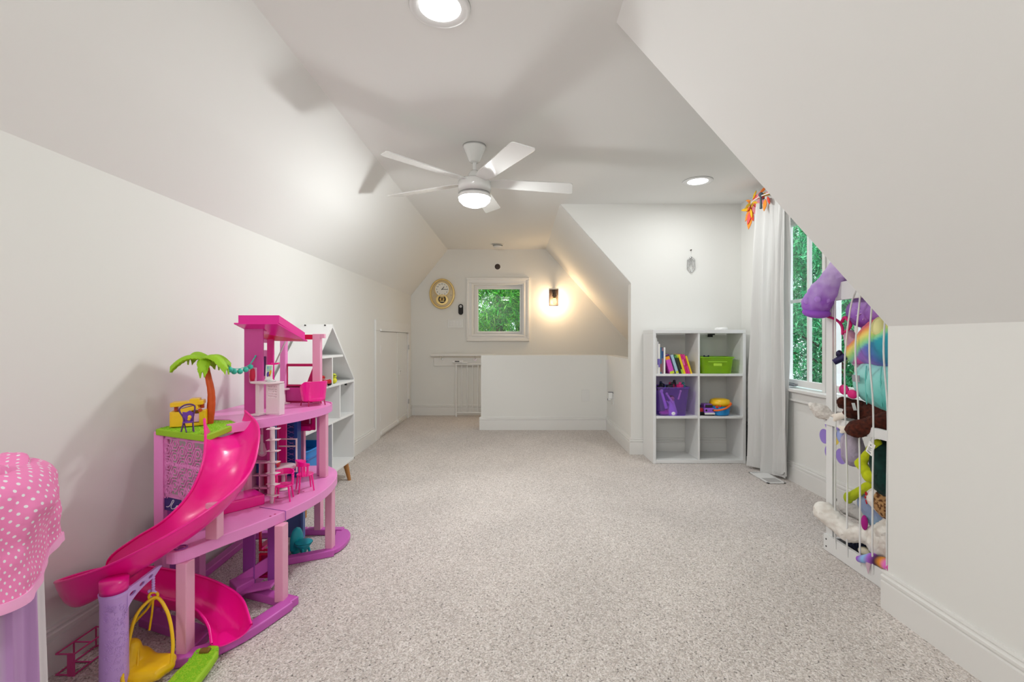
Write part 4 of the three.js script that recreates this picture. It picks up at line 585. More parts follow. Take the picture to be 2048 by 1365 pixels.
  { const s = new THREE.Shape(); s.moveTo(0, -0.05); s.quadraticCurveTo(0.02, -0.012, 0.085, 0.002); s.lineTo(0.112, 0.026); s.lineTo(0.10, 0.029); s.lineTo(0, 0.008); for (const [x, y, r] of [[0.016, -0.010, 0.008], [0.045, 0.002, 0.007], [0.073, 0.010, 0.006]]) { const h = new THREE.Path(); h.absellipse(x, y, r * 1.2, r * 0.7, 0, Math.PI * 2, false, 0.25); s.holes.push(h); } s.holes.push((() => { const h = new THREE.Path(); h.absellipse(0.006, -0.028, 0.004, 0.006, 0, Math.PI * 2); return h; })());
    const dir = V(0.016, 0, -0.104).normalize(); D('swing_arm', extrude(s, 0.010, 0.0015).translate(0, 0, -0.005).applyMatrix4(new THREE.Matrix4().makeBasis(dir, V(0, 1, 0), V().crossVectors(dir, V(0, 1, 0))).setPosition(-1.139, 0.302, -1.352)), PK.lav); }
  const hx = -1.123, hd = 1.432;
  D('swing_chain', [...Array.from({ length: 6 }, (_, i) => ball(0.0048, hx, 0.303 - i * 0.0078, -hd)), at(new THREE.TorusGeometry(0.009, 0.0028, 8, 18, 4.9), hx, 0.252, -hd, 0, 0.3, 0.6), ball(0.005, hx - 0.012, 0.262, -hd)], PK.lav);
  const sc = (x0, y0, d0, x1, y1, d1, r0, r1) => [hx + x0, y0, -(hd + d0), hx + x1, y1, -(hd + d1), r0, r1];
  const sw = D('swing_seat', blob([sc(-0.055, 0.05, -0.05, -0.05, 0.05, 0.012, 0.03, 0.03), sc(-0.058, 0.06, -0.04, -0.052, 0.105, -0.024, 0.03, 0.02), sc(-0.05, 0.06, -0.01, -0.05, 0.10, -0.018, 0.028, 0.02), sc(-0.03, 0.034, -0.06, 0.05, 0.044, -0.05, 0.028, 0.018), sc(-0.03, 0.032, -0.025, 0.06, 0.046, -0.02, 0.028, 0.018), sc(-0.02, 0.034, 0.01, 0.045, 0.046, 0.008, 0.026, 0.017)], { res: 48, k: 0.022 }), PK.yellow);
  D('seat_crease', [tube([W(hx - 0.03, 0.105, hd - 0.02), W(hx - 0.022, 0.08, hd - 0.03), W(hx - 0.012, 0.062, hd - 0.045)], 0.003, 14)], PK.yellow, sw);
  const hoop = [W(hx + 0.078, 0.062, hd - 0.03), W(hx + 0.075, 0.12, hd - 0.02), W(hx + 0.045, 0.205, hd - 0.005), W(hx + 0.006, 0.243, hd), W(hx - 0.022, 0.215, hd - 0.03), W(hx - 0.03, 0.14, hd - 0.055), W(hx - 0.01, 0.06, hd - 0.10), W(hx + 0.01, 0.03, hd - 0.10)];
  D('swing_hoop', [tube(hoop, 0.0048, 60), tube([W(hx, 0.243, hd), W(hx - 0.03, 0.20, hd + 0.015), W(hx - 0.075, 0.145, hd + 0.01), W(hx - 0.082, 0.09, hd)], 0.0036, 30), tube([W(hx, 0.243, hd), W(hx - 0.012, 0.19, hd + 0.01), W(hx - 0.028, 0.13, hd + 0.02)], 0.003, 24), at(new THREE.TorusGeometry(0.011, 0.004, 8, 20), hx, 0.248, -hd, 0, 0.5)], PK.yellow, sw);
  // ---- tower on the third floor
  const tower = D('tower_wall', [boxD(-1.222, -1.138, Y3, 1.085, 2.074, 2.084, 0.002)], PK.panel);
  D('tower_top', boxD(-1.222, -1.138, 1.075, 1.10, 2.084, 2.16), PK.panel, tower);
  D('niche', [boxD(-1.196, -1.163, 0.845, 0.912, 2.066, 2.074, 0.003)], PK.blush, tower); D('vase', lathe([[0.0001, 0], [0.009, 0.002], [0.012, 0.02], [0.011, 0.045], [0.006, 0.056], [0.0001, 0.057]], 20).translate(-1.178, 0.852, -2.062), PK.red, tower);
  D('inner_wall', [boxD(-1.236, -1.206, Y3, 0.985, 2.245, 2.255), boxD(-1.236, -1.206, 1.02, 1.045, 2.245, 2.255)], PK.slab); D('inner_column', boxD(-1.207, -1.178, Y3, 1.06, 2.235, 2.25, 0.002), PK.roof); D('inner_window', boxD(-1.228, -1.217, 0.86, 0.955, 2.242, 2.246), PK.purple);
  D('clip_arm', [bar(W(-1.128, 0.922, 2.12), W(-1.090, 0.928, 2.12), 0.014, 0.008, 0.002), box(0.012, 0.03, 0.012, -1.128, 0.915, -2.12)], PK.hot);
  D('post', boxD(-1.240, -1.212, Y3, 1.06, 2.42, 2.45, 0.003), PK.slab); D('post', boxD(-1.062, -1.022, Y3, 1.065, 2.40, 2.43, 0.003), PK.post); D('post_cap', boxD(-1.022, -1.0, 1.043, 1.065, 2.40, 2.42, 0.002), PK.post);
  D('beam', boxD(-1.118, -1.062, 1.036, 1.062, 2.425, 2.44, 0.002), PK.red); D('beam', boxD(-1.215, -1.118, 1.036, 1.056, 2.425, 2.44, 0.002), PK.red);
  const rf = (y0, y1) => slab4(W(-1.215, y0, 2.02), W(-1.038, y0, 2.02), W(-1.038, y0 - 0.072, 2.265), W(-1.215, y0 - 0.072, 2.265), V(0, y1 - y0, 0));
  const roof = D('roof', [rf(1.108, 1.142), slab4(W(-1.228, 1.103, 2.01), W(-1.04, 1.103, 2.01), W(-1.03, 1.026, 2.275), W(-1.228, 1.03, 2.275), V(0, 0.006, 0))], PK.roof);
  D('roof_underside', slab4(W(-1.21, 1.100, 2.03), W(-1.05, 1.100, 2.03), W(-1.045, 1.03, 2.26), W(-1.21, 1.03, 2.26), V(0, 0.004, 0)), PK.red, roof); D('roof_strut', rod(W(-1.143, 0.925, 2.19), W(-1.146, 1.035, 2.30), 0.003), PK.hinge, roof);
  const wf = D('window_frame', [...frameZ(-1.21, -1.075, 0.80, 0.895, 0.014, 2.436, 2.448), boxD(-1.224, -1.061, Y3, 0.79, 2.436, 2.448)], PK.crimson); D('window_brace', at(extrude(shapeOf([[0, 0], [0, 0.095], [-0.036, 0]]), 0.006), -1.075, 0.80, -2.446), PK.crimson, wf); D('window_sill', boxD(-1.21, -1.075, Y3 + 0.01, 0.785, 2.430, 2.436), PK.panel, wf);
  // ---- palm with its pompom garland
  const PX = -1.243, PD = 1.85, pt = [V(PX + 0.012, Y3 - 0.01, -PD), V(PX + 0.022, 0.77, -PD), V(PX + 0.022, 0.83, -PD), V(PX + 0.008, 0.90, -PD), V(PX - 0.002, 0.955, -PD)];
  const palm = D('palm_trunk', sheet((u, v) => { const c = new THREE.CatmullRomCurve3(pt), p = c.getPoint(u), a = v * Math.PI * 2, r = 0.0155 - 0.006 * u + 0.0006 * Math.abs(Math.sin(u * 28)); return p.add(V(r * Math.cos(a), 0, r * Math.sin(a))); }, 60, 18), PK.trunk);
  const frond = (a, L, up, drop, w) => { const f = sheet((u, v) => { const s = (v - 0.5) * 2, cut = u > 0.35 ? 0.13 * Math.pow(Math.abs(Math.sin(u * 11 + (s > 0 ? 0.9 : 0.2))), 3) : 0, wd = w * Math.pow(Math.sin(Math.PI * (0.10 + 0.87 * Math.pow(u, 0.75))), 0.6) * (1 - cut), x = L * u; return V(x, up * Math.sin(u * 2.4) - drop * u * u - 0.016 * s * s * (0.4 + u) + 0.0012 * Math.cos(u * 60) * s, s * wd); }, 44, 12, 0.005); return f.rotateY(a).translate(PX - 0.002, 0.958, -PD); };
  for (const [a, L, up, drop, w] of [[3.50, 0.112, 0.026, 0.046, 0.027], [2.70, 0.098, 0.034, 0.026, 0.026], [0.55, 0.085, 0.026, 0.038, 0.026], [-0.25, 0.106, 0.030, 0.058, 0.027], [-1.15, 0.050, 0.006, 0.052, 0.021], [1.7, 0.09, 0.02, 0.04, 0.026]]) D('palm_frond', frond(a, L, up, drop, w), PK.lime, palm);
  const gp = [W(-1.152, 0.934, 1.85), W(-1.1666, 0.9195, 1.90), W(-1.166, 0.915, 1.94), W(-1.1646, 0.9187, 1.98), W(-1.170, 0.9287, 2.03), W(-1.168, 0.945, 2.055)], gc = new THREE.CatmullRomCurve3(gp);
  const gar = D('pompom_garland', [tube(gp, 0.0014, 30, 6), rod(W(-1.172, 0.932, 2.04), W(-1.166, 0.962, 2.066), 0.0025), ball(0.004, -1.166, 0.963, -2.066)], PK.mint); gar.userData.label = 'teal pompom garland';
  for (const t of [0.08, 0.26, 0.45, 0.64, 0.82]) { const p = gc.getPoint(t); D('pompom', ball(0.0112, p.x, p.y - 0.0125, p.z), PK.mint, gar); }
}
// ---------------------------------------------------------------- furniture in and round the doll house
{
  const t = thing('toy_cafe_stand', 'yellow toy snack stand with a raised lid on the lawn under the palm', 'toy', -1.272, Y3, 1.80, 0.42);
  mesh('body', [box(0.012, 0.058, 0.055, -0.051, 0.029, 0, 0.002), box(0.012, 0.058, 0.055, 0.051, 0.029, 0, 0.002), box(0.11, 0.012, 0.055, 0, 0.006, 0, 0.002), box(0.11, 0.05, 0.006, 0, 0.03, -0.024), box(0.056, 0.056, 0.008, -0.026, 0.029, 0.024, 0.002), box(0.02, 0.056, 0.008, 0.046, 0.029, 0.024, 0.002), at(box(0.06, 0.016, 0.055, 0.02, 0.062, 0, 0.002), 0, 0, 0, 0, 0, 0.25)], PK.yellow, t);
  mesh('counter', box(0.055, 0.03, 0.02, 0.018, 0.03, 0.012), PK.blush, t); mesh('lid', [at(box(0.105, 0.016, 0.058, 0.0, 0.086, -0.004, 0.002), 0, 0, 0, 0, 0, 0.05), box(0.03, 0.012, 0.05, 0.02, 0.098, 0, 0.002)], PK.yellow, t); mesh('knob', at(new THREE.CylinderGeometry(0.007, 0.007, 0.004, 16), 0.04, 0.06, 0.029, Math.PI / 2), PK.trunk, t); mesh('hinge', [box(0.01, 0.03, 0.02, -0.045, 0.07, -0.015), box(0.01, 0.03, 0.02, 0.04, 0.078, -0.015)], PK.trunk, t);
}
{
  const t = thing('toy_chair', 'purple framed toy chair with a patterned back on the lawn edge', 'toy chair', -1.198, Y3, 1.69, 0.5), F = PK.purple;
  mesh('frame', [tube([V(-0.02, 0, 0.012), V(-0.014, 0.045, 0.0), V(-0.028, 0.078, -0.008), V(-0.015, 0.092, -0.01), V(0.006, 0.095, -0.01), V(0.018, 0.088, -0.008), V(0.014, 0.045, 0), V(0.016, 0, 0.012)], 0.0028, 50), rod(V(-0.012, 0.03, 0.005), V(-0.002, 0.0, 0.03), 0.0022), rod(V(0.014, 0.03, 0.005), V(0.02, 0.0, 0.03), 0.0022)], F, t);
  mesh('back', extrude(shapeOf([[-0.014, 0.035], [0.013, 0.035], [0.014, 0.066], [0.004, 0.074], [-0.006, 0.068], [-0.018, 0.07]]), 0.003).translate(0, 0, -0.002), solid(0x6a2fa0), t); mesh('seat', box(0.03, 0.004, 0.03, 0, 0.034, 0.012, 0.001), solid(0x6a2fa0), t); mesh('flower', [ball(0.006, 0.004, 0.05, 0.002, 1, 1.2, 0.4), ball(0.005, 0.002, 0.042, 0.002, 1, 1, 0.4)], PK.yellow, t);
}
{
  const t = thing('toy_vanity', 'white toy vanity desk with a pierced side on the upper floor', 'toy furniture', -1.10, Y3, 2.04, -0.25);
  mesh('top', slabPlan(spl([[-0.062, -0.03], [0.0, -0.045], [0.06, -0.03], [0.062, 0.03], [0, 0.03], [-0.06, 0.025]], 30, true), 0.140, 0.147, 0.002), PK.cream, t);
  mesh('leg', [box(0.02, 0.138, 0.03, -0.04, 0.071, 0, 0.003), box(0.05, 0.006, 0.06, -0.035, 0.004, 0.012, 0.002)], PK.cream, t);
  const holes = new THREE.Shape(); holes.moveTo(0, 0); holes.lineTo(0.062, 0); holes.lineTo(0.062, 0.135); holes.lineTo(0, 0.135); for (let i = 0; i < 6; i++) for (let j = 0; j < 5; j++) { const h = new THREE.Path(); h.absellipse(0.012 + i * 0.0078, 0.078 + j * 0.011, 0.0026, 0.0034, 0, Math.PI * 2); holes.holes.push(h); }
  mesh('side_panel', [extrude(holes, 0.006, 0, 6).translate(0.0, 0.004, 0), box(0.062, 0.003, 0.01, 0.031, 0.07, 0.003), box(0.062, 0.003, 0.012, 0.031, 0.01, 0.003), box(0.008, 0.136, 0.03, 0.062, 0.071, -0.012), box(0.008, 0.136, 0.03, 0.0, 0.071, -0.012)], PK.cream, t);
  mesh('stand', lathe([[0.0001, 0.222], [0.018, 0.221], [0.02, 0.216], [0.0001, 0.216]], 24).translate(0, -0.069, 0).translate(0.015, 0, -0.005), M.white, t);
}
{
  const t = thing('picture_card', 'small card with a purple and yellow print standing on the toy vanity', 'card', -1.093, Y3 + 0.1535, 2.04, -0.15);
  const print = canvasTex(128, 192, (c) => { c.fillStyle = '#f4f2ee'; c.fillRect(0, 0, 128, 192); c.fillStyle = '#a8d4c0'; c.fillRect(18, 14, 92, 70); c.fillStyle = '#f3d6d0'; c.fillRect(18, 84, 92, 70); c.fillStyle = '#5a3aa8'; c.beginPath(); c.ellipse(45, 120, 24, 34, 0.2, 0, 7); c.fill(); c.fillStyle = '#eab020'; c.beginPath(); c.ellipse(86, 104, 20, 40, 0.4, 0, 7); c.fill(); c.fillStyle = '#9f4a28'; c.beginPath(); c.ellipse(74, 134, 14, 16, 0, 0, 7); c.fill(); c.fillStyle = '#78b0d8'; c.fillRect(30, 24, 20, 26); });
  mesh('card', at(box(0.033, 0.066, 0.002, 0, 0.034, 0), 0, 0, 0, -0.06), std(0xffffff, 0.6, { map: print }), t); mesh('foot', box(0.03, 0.004, 0.02, 0, 0.002, 0, 0.001), M.white, t);
}
{
  const t = thing('toy_side_table', 'white round toy pedestal table beside the vanity', 'toy table', -1.208, Y3, 2.39);
  mesh('top', lathe([[0.0001, 0.078], [0.03, 0.078], [0.032, 0.074], [0.028, 0.071], [0.0001, 0.071]], 30), PK.cream, t); mesh('pedestal', lathe([[0.0001, 0], [0.034, 0], [0.034, 0.004], [0.012, 0.01], [0.010, 0.072], [0.0001, 0.072]], 24), PK.cream, t);
}
{
  const t = thing('toy_armchair', 'hot pink curved toy armchair at the rim of the upper floor', 'toy chair', -1.030, Y3, 2.345, -2.3);
  mesh('back', sheet((u, v) => { const a = -0.4 + u * (Math.PI + 0.8), rise = 0.060 + 0.036 * Math.min(1, Math.sin(u * Math.PI) * 1.5), r = 0.056 + 0.010 * v; return V(r * Math.cos(a), 0.026 + v * rise, -0.8 * r * Math.sin(a)); }, 40, 10, 0.009), PK.hot, t);
  mesh('seat', lathe([[0.0001, 0.048], [0.045, 0.048], [0.054, 0.044], [0.056, 0.03], [0.05, 0.022], [0.0001, 0.022]], 36).scale(1, 1, 0.85), PK.hot, t);
  for (const [x, z] of [[-0.052, 0.03], [0.052, 0.03], [-0.042, -0.035], [0.042, -0.035]]) mesh('leg', rod(V(x, 0, z), V(x * 0.92, 0.03, z * 0.9), 0.0028), PK.crimson, t);
}
{
  const t = thing('toy_dining_chair', 'hot pink toy dining chair with a round back, facing the toy table from the right', 'toy chair', -0.955, Y2, 2.085, 2.2, 'hot pink toy dining chairs');
  mesh('seat', lathe([[0.0001, 0.074], [0.034, 0.074], [0.037, 0.071], [0.034, 0.067], [0.0001, 0.067]], 30), PK.hot, t);
  mesh('backrest', [sheet((u, v) => { const a = -0.3 + u * (Math.PI + 0.6), r = 0.037 + 0.004 * v; return V(r * Math.cos(a), 0.112 + 0.026 * v * (0.4 + 0.6 * Math.sin(Math.max(0, Math.min(1, u)) * Math.PI)), -r * Math.sin(a)); }, 36, 6, 0.005), ...[-0.1, 0.5, Math.PI - 0.5, Math.PI + 0.1].map((a) => rod(V(0.035 * Math.cos(a), 0.07, -0.035 * Math.sin(a)), V(0.037 * Math.cos(a), 0.116, -0.037 * Math.sin(a)), 0.005, 0.005))], PK.hot, t);
  for (const [x, z] of [[-1, -1], [1, -1], [-1, 1], [1, 1]]) mesh('leg', rod(V(x * 0.031, 0, z * 0.031), V(x * 0.024, 0.07, z * 0.024), 0.0032, 0.0045), PK.hot, t);
  copyOf(t, -0.985, Y2, 1.955, 2.9, 'hot pink toy dining chair beside the white spiral stair, nearer the camera', 'hot pink toy dining chairs').scale.set(1, 0.9, 1);
}
{
  const t = thing('toy_table', 'round pale toy dining table with a clear scalloped edge', 'toy table', -1.055, Y2, 2.09);
  mesh('top', lathe([[0.0001, 0.108], [0.05, 0.108], [0.053, 0.105], [0.053, 0.098], [0.0001, 0.098]], 36), PK.cream, t); mesh('skirt', sheet((u, v) => { const a = u * Math.PI * 2, r = 0.05 - 0.012 * v + 0.002 * Math.sin(a * 14); return V(r * Math.cos(a), 0.1 - v * 0.025, -r * Math.sin(a)); }, 80, 4, 0.001), PK.blush, t); mesh('pedestal', lathe([[0.0001, 0], [0.03, 0], [0.028, 0.006], [0.008, 0.012], [0.008, 0.098], [0.0001, 0.098]], 24), PK.cream, t);
  const c = thing('toy_cupcake', 'tiny red and orange toy cake on the round toy table', 'toy food', -1.075, Y2 + 0.1085, 2.065); mesh('case', lathe([[0.0001, 0], [0.014, 0], [0.02, 0.018], [0.0001, 0.018]], 20), PK.red, c); mesh('topping', [ball(0.010, 0, 0.022, 0), ball(0.008, 0.01, 0.02, 0.004), ball(0.008, -0.01, 0.02, 0.004)], solid(0xef8a24), c);
}
{
  const t = thing('toy_toilet', 'teal toy toilet on the carpet under the doll house', 'toy furniture', -1.05, 0, 2.245, -0.5);
  mesh('tank', sheet((u, v) => { const a = u * Math.PI * 2, p = v < 0.5 ? v * 2 : 1, s = 0.034 * Math.sqrt(Math.max(0, 1 - Math.pow(Math.max(0, v - 0.35) / 0.65, 2))) + 0.001; return V(-0.028 + s * 0.55 * Math.cos(a), 0.02 + v * 0.105, s * Math.sin(a)); }, 28, 16), PK.teal, t);
  mesh('bowl', lathe([[0.0001, 0.008], [0.012, 0.01], [0.018, 0.03], [0.036, 0.052], [0.04, 0.06], [0.034, 0.062], [0.0001, 0.056]], 32).translate(0.022, 0, 0), PK.teal, t); mesh('lid', at(lathe([[0.0001, 0.004], [0.038, 0.003], [0.041, 0], [0.0001, 0]], 32), 0.024, 0.0625, 0), PK.teal, t);
  mesh('foot', [rod(V(0.045, 0, 0.02), V(0.035, 0.045, 0.014), 0.006), rod(V(0.045, 0, -0.02), V(0.035, 0.045, -0.014), 0.006), box(0.03, 0.03, 0.05, -0.028, 0.015, 0, 0.008)], PK.teal, t);
}
{
  const t = thing('toy_bath_mat', 'flat hot pink toy piece on the carpet behind the lift shaft', 'toy', -1.165, 0, 2.13); mesh('plate', lathe([[0.0001, 0.014], [0.028, 0.013], [0.034, 0.008], [0.034, 0], [0.0001, 0]], 28), PK.hot, t); mesh('tab', box(0.03, 0.008, 0.02, 0.035, 0.004, 0, 0.002), PK.hot, t);
}
{
  const t = thing('lime_grass_slab', 'lime green toy lawn piece lying on the carpet by the slide end', 'toy', -0.985, 0, 1.40, 0.06);
  const pl = [[-0.044, -0.12], [0.044, -0.12], [0.046, 0.02], [0.042, 0.07], [0.026, 0.10], [-0.002, 0.104], [-0.024, 0.075], [-0.042, 0.0]];
  mesh('slab', slabPlan(pl, 0.004, 0.03, 0.008).rotateX(0.10).translate(0, 0.014, 0), PK.lime, t);
  reseed(8); const bl = []; for (let i = 0; i < 700; i++) { const x = rnd(-0.03, 0.036), d = rnd(-0.11, 0.085); bl.push(at(new THREE.ConeGeometry(0.0032, 0.0026, 5), 0, 0, 0, rnd(-0.3, 0.3), rnd(6)).translate(x, 0.0308, -d)); } const m = mesh('grass_blades', merge(bl).rotateX(0.10).translate(0, 0.014, 0), PK.grass, t); m.userData.kind = 'stuff';
  mesh('dark_edge', box(0.03, 0.012, 0.02, 0.0, 0.046, -0.075, 0.005).rotateX(0.1), std(0x7a5a12, 0.7), t);
}
{
  const t = thing('toy_wire_rack', 'small pink toy wire rack on the carpet by the left baseboard', 'toy furniture', -1.395, 0, 1.50), r = 0.0024, X = 0.028, Z = 0.068, C = solid(0xd8458c, 0.4), ln = (a, b) => rod(a, b, r);
  const ring = (y) => [ln(V(-X, y, -Z), V(X, y, -Z)), ln(V(X, y, -Z), V(X, y, Z)), ln(V(X, y, Z), V(-X, y, Z)), ln(V(-X, y, Z), V(-X, y, -Z)), ln(V(-X, y, 0.01), V(X, y, 0.01))];
  mesh('top_ring', ring(0.068), C, t); mesh('bottom_ring', ring(0.004), C, t); mesh('upright', [ln(V(-X, 0, -Z), V(-X, 0.07, -Z)), ln(V(X, 0, Z), V(X, 0.07, Z)), ln(V(-X, 0, 0.01), V(-X, 0.07, 0.01)), box(0.02, 0.07, 0.004, X - 0.01, 0.035, Z)], C, t);
}
// ---------------------------------------------------------------- draped round hamper at the front left
{
  const t = thing('draped_hamper', 'round hamper in a gathered white and lilac tulle skirt', 'hamper', -1.225, 0, 0.955), R = 0.162;
  mesh('body', [cyl(R - 0.025, R - 0.012, 0.72, 0, 0, 0, 40), lathe([[0.0001, 0.735], [R - 0.02, 0.735], [R - 0.004, 0.728], [R - 0.008, 0.715], [0.0001, 0.715]], 48)], std(0xf0dfe6, 0.8), t);
  const g = sheet((u, v) => { const a = u * Math.PI * 2 + 2.3, f = Math.sin(a * 17 + 0.8 * Math.sin(a * 3)) + 0.5 * Math.sin(a * 31 + 1), r = R + 0.004 + (1 - v) * 0.012 + f * 0.007 * (1.1 - 0.7 * v); return V(r * Math.cos(a), 0.004 + 0.72 * v, -r * Math.sin(a)); }, 260, 12, 0.001);
  { const P = g.attributes.position, C = new Float32Array(P.count * 3); for (let i = 0; i < P.count; i++) { const a = Math.atan2(-P.getZ(i), P.getX(i)), s = 0.5 + 0.5 * Math.sin(a * 4.3 + 0.5 + 0.4 * Math.sin(a * 11)); const k = Math.min(1, Math.max(0, (s - 0.3) * 2.2)); C.set([0.86 - 0.20 * k, 0.80 - 0.44 * k, 0.84 - 0.12 * k], i * 3); } g.setAttribute('color', new THREE.BufferAttribute(C, 3)); }
  mesh('tulle_skirt', g, phys(0xffffff, 0.9, { transmission: 0.3, thickness: 0, vertexColors: true }), t);
}
{
  const dots = (() => { const S = 256; return dataTex(S, S, (x, y) => { const a = (x / S) % 1, b = (y / S) % 1; let d = 9; for (const [cx, cy] of [[0.25, 0.25], [0.75, 0.75]]) { let dx = Math.abs(a - cx), dy = Math.abs(b - cy); d = Math.min(d, Math.hypot(dx, dy)); } const k = Math.min(1, Math.max(0, (0.145 - d) * 30)), w = 0.97 + 0.03 * Math.sin(x * 1.7) * Math.sin(y * 1.7); return [(246 * k + 252 * (1 - k)) * w, (240 * k + 142 * (1 - k)) * w, (244 * k + 198 * (1 - k)) * w]; }); })();
  const t = thing('polka_dot_blanket', 'pink plush blanket with white polka dots thrown over the round hamper', 'blanket', -1.225, 0, 0.955), R = 0.184;
  const S = (u, v) => { // u round, v from the middle of the top to the hem
    const a = u * Math.PI * 2 + 2.3, near = 0.5 + 0.5 * Math.cos(a + 1.75), drop = 0.19 + 0.17 * Math.pow(near, 1.5) + 0.018 * Math.sin(a * 5 + 1), total = R + drop, s = v * total; let r, y; const c = 0.035;
    if (s < R - c) { r = s; y = 0.755 + 0.008 * noise3(s * Math.cos(a) * 9, s * Math.sin(a) * 9, 2) + 0.014 * Math.exp(-((s - 0.125) ** 2) / 0.0022) * (0.5 + 0.5 * Math.sin(a * 5 + 2)) + 0.002 * noise3(s * Math.cos(a) * 28, s * Math.sin(a) * 28, 5); } else { const q = (s - (R - c)), arc = Math.min(q / (c * 1.57), 1) * 1.57; r = R - c + c * Math.sin(arc); y = 0.755 - c * (1 - Math.cos(arc)) - Math.max(0, q - c * 1.57); r += 0.005 * noise3(Math.cos(a) * 4, Math.sin(a) * 4, q * 14) * Math.min(1, q / 0.03); const h = Math.max(0, q - 0.02), f = Math.sin(a * 9 + 1.2 * Math.sin(a * 2)) + 0.5 * Math.sin(a * 15 + 2); r += h * 0.03 + Math.min(h, 0.12) * 0.075 * f + 0.032 * Math.exp(-((q - 0.085) ** 2) / 0.0022) * (0.6 + 0.4 * Math.sin(a * 6)); }
    return { p: V(r * Math.cos(a), y, -r * Math.sin(a)), uv: [s * Math.cos(a) / 0.0225, s * Math.sin(a) / 0.0225] };
  };
  mesh('cloth', sheet((u, v) => S(u, v).p, 200, 110, 0.004, (u, v) => S(u, v).uv), phys(0xffffff, 0.95, { map: dots, sheen: 0.6, sheenColor: new THREE.Color(0xffc0dc), sheenRoughness: 0.5 }), t);
  mesh('binding', sheet((u, v) => { const q = S(u, 0.955 + 0.045 * v).p, k = Math.hypot(q.x, q.z); return V(q.x * (1 + 0.003 / k), q.y - 0.002 * v, q.z * (1 + 0.003 / k)); }, 200, 3, 0.005), phys(0xfcb0de, 0.6, { sheen: 0.4, sheenColor: new THREE.Color(0xffd0e8) }), t);
}
// ---------------------------------------------------------------- trees outside
function tree(name, label, x, d, y0, trunk, clumps, leaf, hexes, tall) {
  const t = thing(name, label, 'tree', x, y0, d, 0, 'trees outside the windows'), R = std(0x4a3a2a, 0.9);
  mesh('trunk', [tube([V(0, 0, 0), V(0.05, tall * 0.35, 0.03), V(-0.04, tall * 0.7, 0), V(0.02, tall, 0.02)], trunk, 16, 8), ...clumps.filter((_, i) => i % 3 === 0).slice(0, 10).map(([cx, cy, cz]) => rod(V(0, Math.max(0.2, cy - 0.4), 0), V(cx, cy, cz), trunk * 0.35, trunk * 0.12, 6))], R, t);
  const s = new THREE.Shape(); s.moveTo(0, 0); s.quadraticCurveTo(leaf.w, leaf.l * 0.35, 0, leaf.l); s.quadraticCurveTo(-leaf.w, leaf.l * 0.35, 0, 0);
  const g = new THREE.ShapeGeometry(s, 3); g.translate(0, 0, 0); { const P = g.attributes.position; for (let i = 0; i < P.count; i++) P.setZ(i, -0.9 * P.getY(i) * P.getY(i) / leaf.l * 0.4 + Math.abs(P.getX(i)) * 0.4); g.computeVertexNormals(); }
  const m = new THREE.InstancedMesh(g, phys(0xffffff, 0.55, { transmission: 0.35, thickness: 0, side: THREE.DoubleSide }), clumps.length * leaf.n); m.name = 'foliage'; m.userData.kind = 'stuff';
  const q = new THREE.Quaternion(), E = new THREE.Euler(), mt = new THREE.Matrix4(), c = new THREE.Color(); let k = 0;
  for (const [cx, cy, cz, r] of clumps) for (let i = 0; i < leaf.n; i++) {
    const a = rnd(6.283), b = Math.acos(rnd(-1, 1)), rr = r * Math.pow(rnd(), 0.45), sc = rnd(0.65, 1.25);
    E.set(rnd(-0.9, 0.9) + leaf.droop, rnd(6.283), rnd(-1.1, 1.1)); q.setFromEuler(E);
    mt.compose(V(cx + rr * Math.sin(b) * Math.cos(a), cy + rr * 0.8 * Math.cos(b), cz + rr * Math.sin(b) * Math.sin(a)), q, V(sc, sc, sc)); m.setMatrixAt(k, mt);
    c.set(hexes[(rnd() * hexes.length) | 0]); m.setColorAt(k, c); k++;
  }
  t.add(m); return t;
}
reseed(31);
const cloud = (n, fx, fy, fz, r0, r1) => Array.from({ length: n }, () => [rnd(-fx, fx), rnd(fy[0], fy[1]), rnd(-fz, fz), rnd(r0, r1)]);
const LONG = { l: 0.17, w: 0.018, n: 330, droop: 1.9 }, WIDE = { l: 0.085, w: 0.019, n: 420, droop: 1.6 };
const G1 = [0x3fc428, 0x5fe034, 0x2a9a24, 0x86f04a, 0x1f7a1c, 0xa8f05a], G2 = [0x3fc07c, 0x5fd892, 0x2a9868, 0x8ff0b0, 0x1c7050, 0x48cc8a];
tree('bamboo_tree', 'bright green narrow-leaved tree filling the small far window', -0.35, 9.2, -1.5, 0.06, cloud(95, 1.9, [1.2, 4.6], 0.6, 0.25, 0.5), LONG, G1, 4.6);
tree('bamboo_tree', 'yellow-green narrow-leaved tree right behind the one in the small far window', 0.4, 10.6, -1.5, 0.07, cloud(80, 2.2, [1.2, 4.8], 0.6, 0.3, 0.6), LONG, [0x98e832, 0xbdf04a, 0x62c42a, 0x3f9a24], 4.8);
tree('leafy_tree', 'blue-green leafy tree close outside the dormer window, nearest the glass', 4.7, 6.9, -1.5, 0.07, cloud(120, 0.8, [0.6, 5.0], 1.7, 0.25, 0.5), WIDE, G2, 4.8);
tree('leafy_tree', 'dark blue-green leafy tree farther behind, at the right of the dormer window', 6.0, 6.2, -1.5, 0.09, cloud(150, 0.8, [0.2, 6.4], 2.4, 0.4, 0.6), WIDE, [0x2fa070, 0x48c088, 0x1f7a54, 0x6ad8a0], 6.0);
tree('leafy_tree', 'tall dark green tree at the left of the dormer window view', 6.0, 9.6, -1.5, 0.10, cloud(150, 0.9, [0.2, 6.6], 2.2, 0.4, 0.6), WIDE, [0x2fa062, 0x44b870, 0x1f7848, 0x5fd088], 6.2);
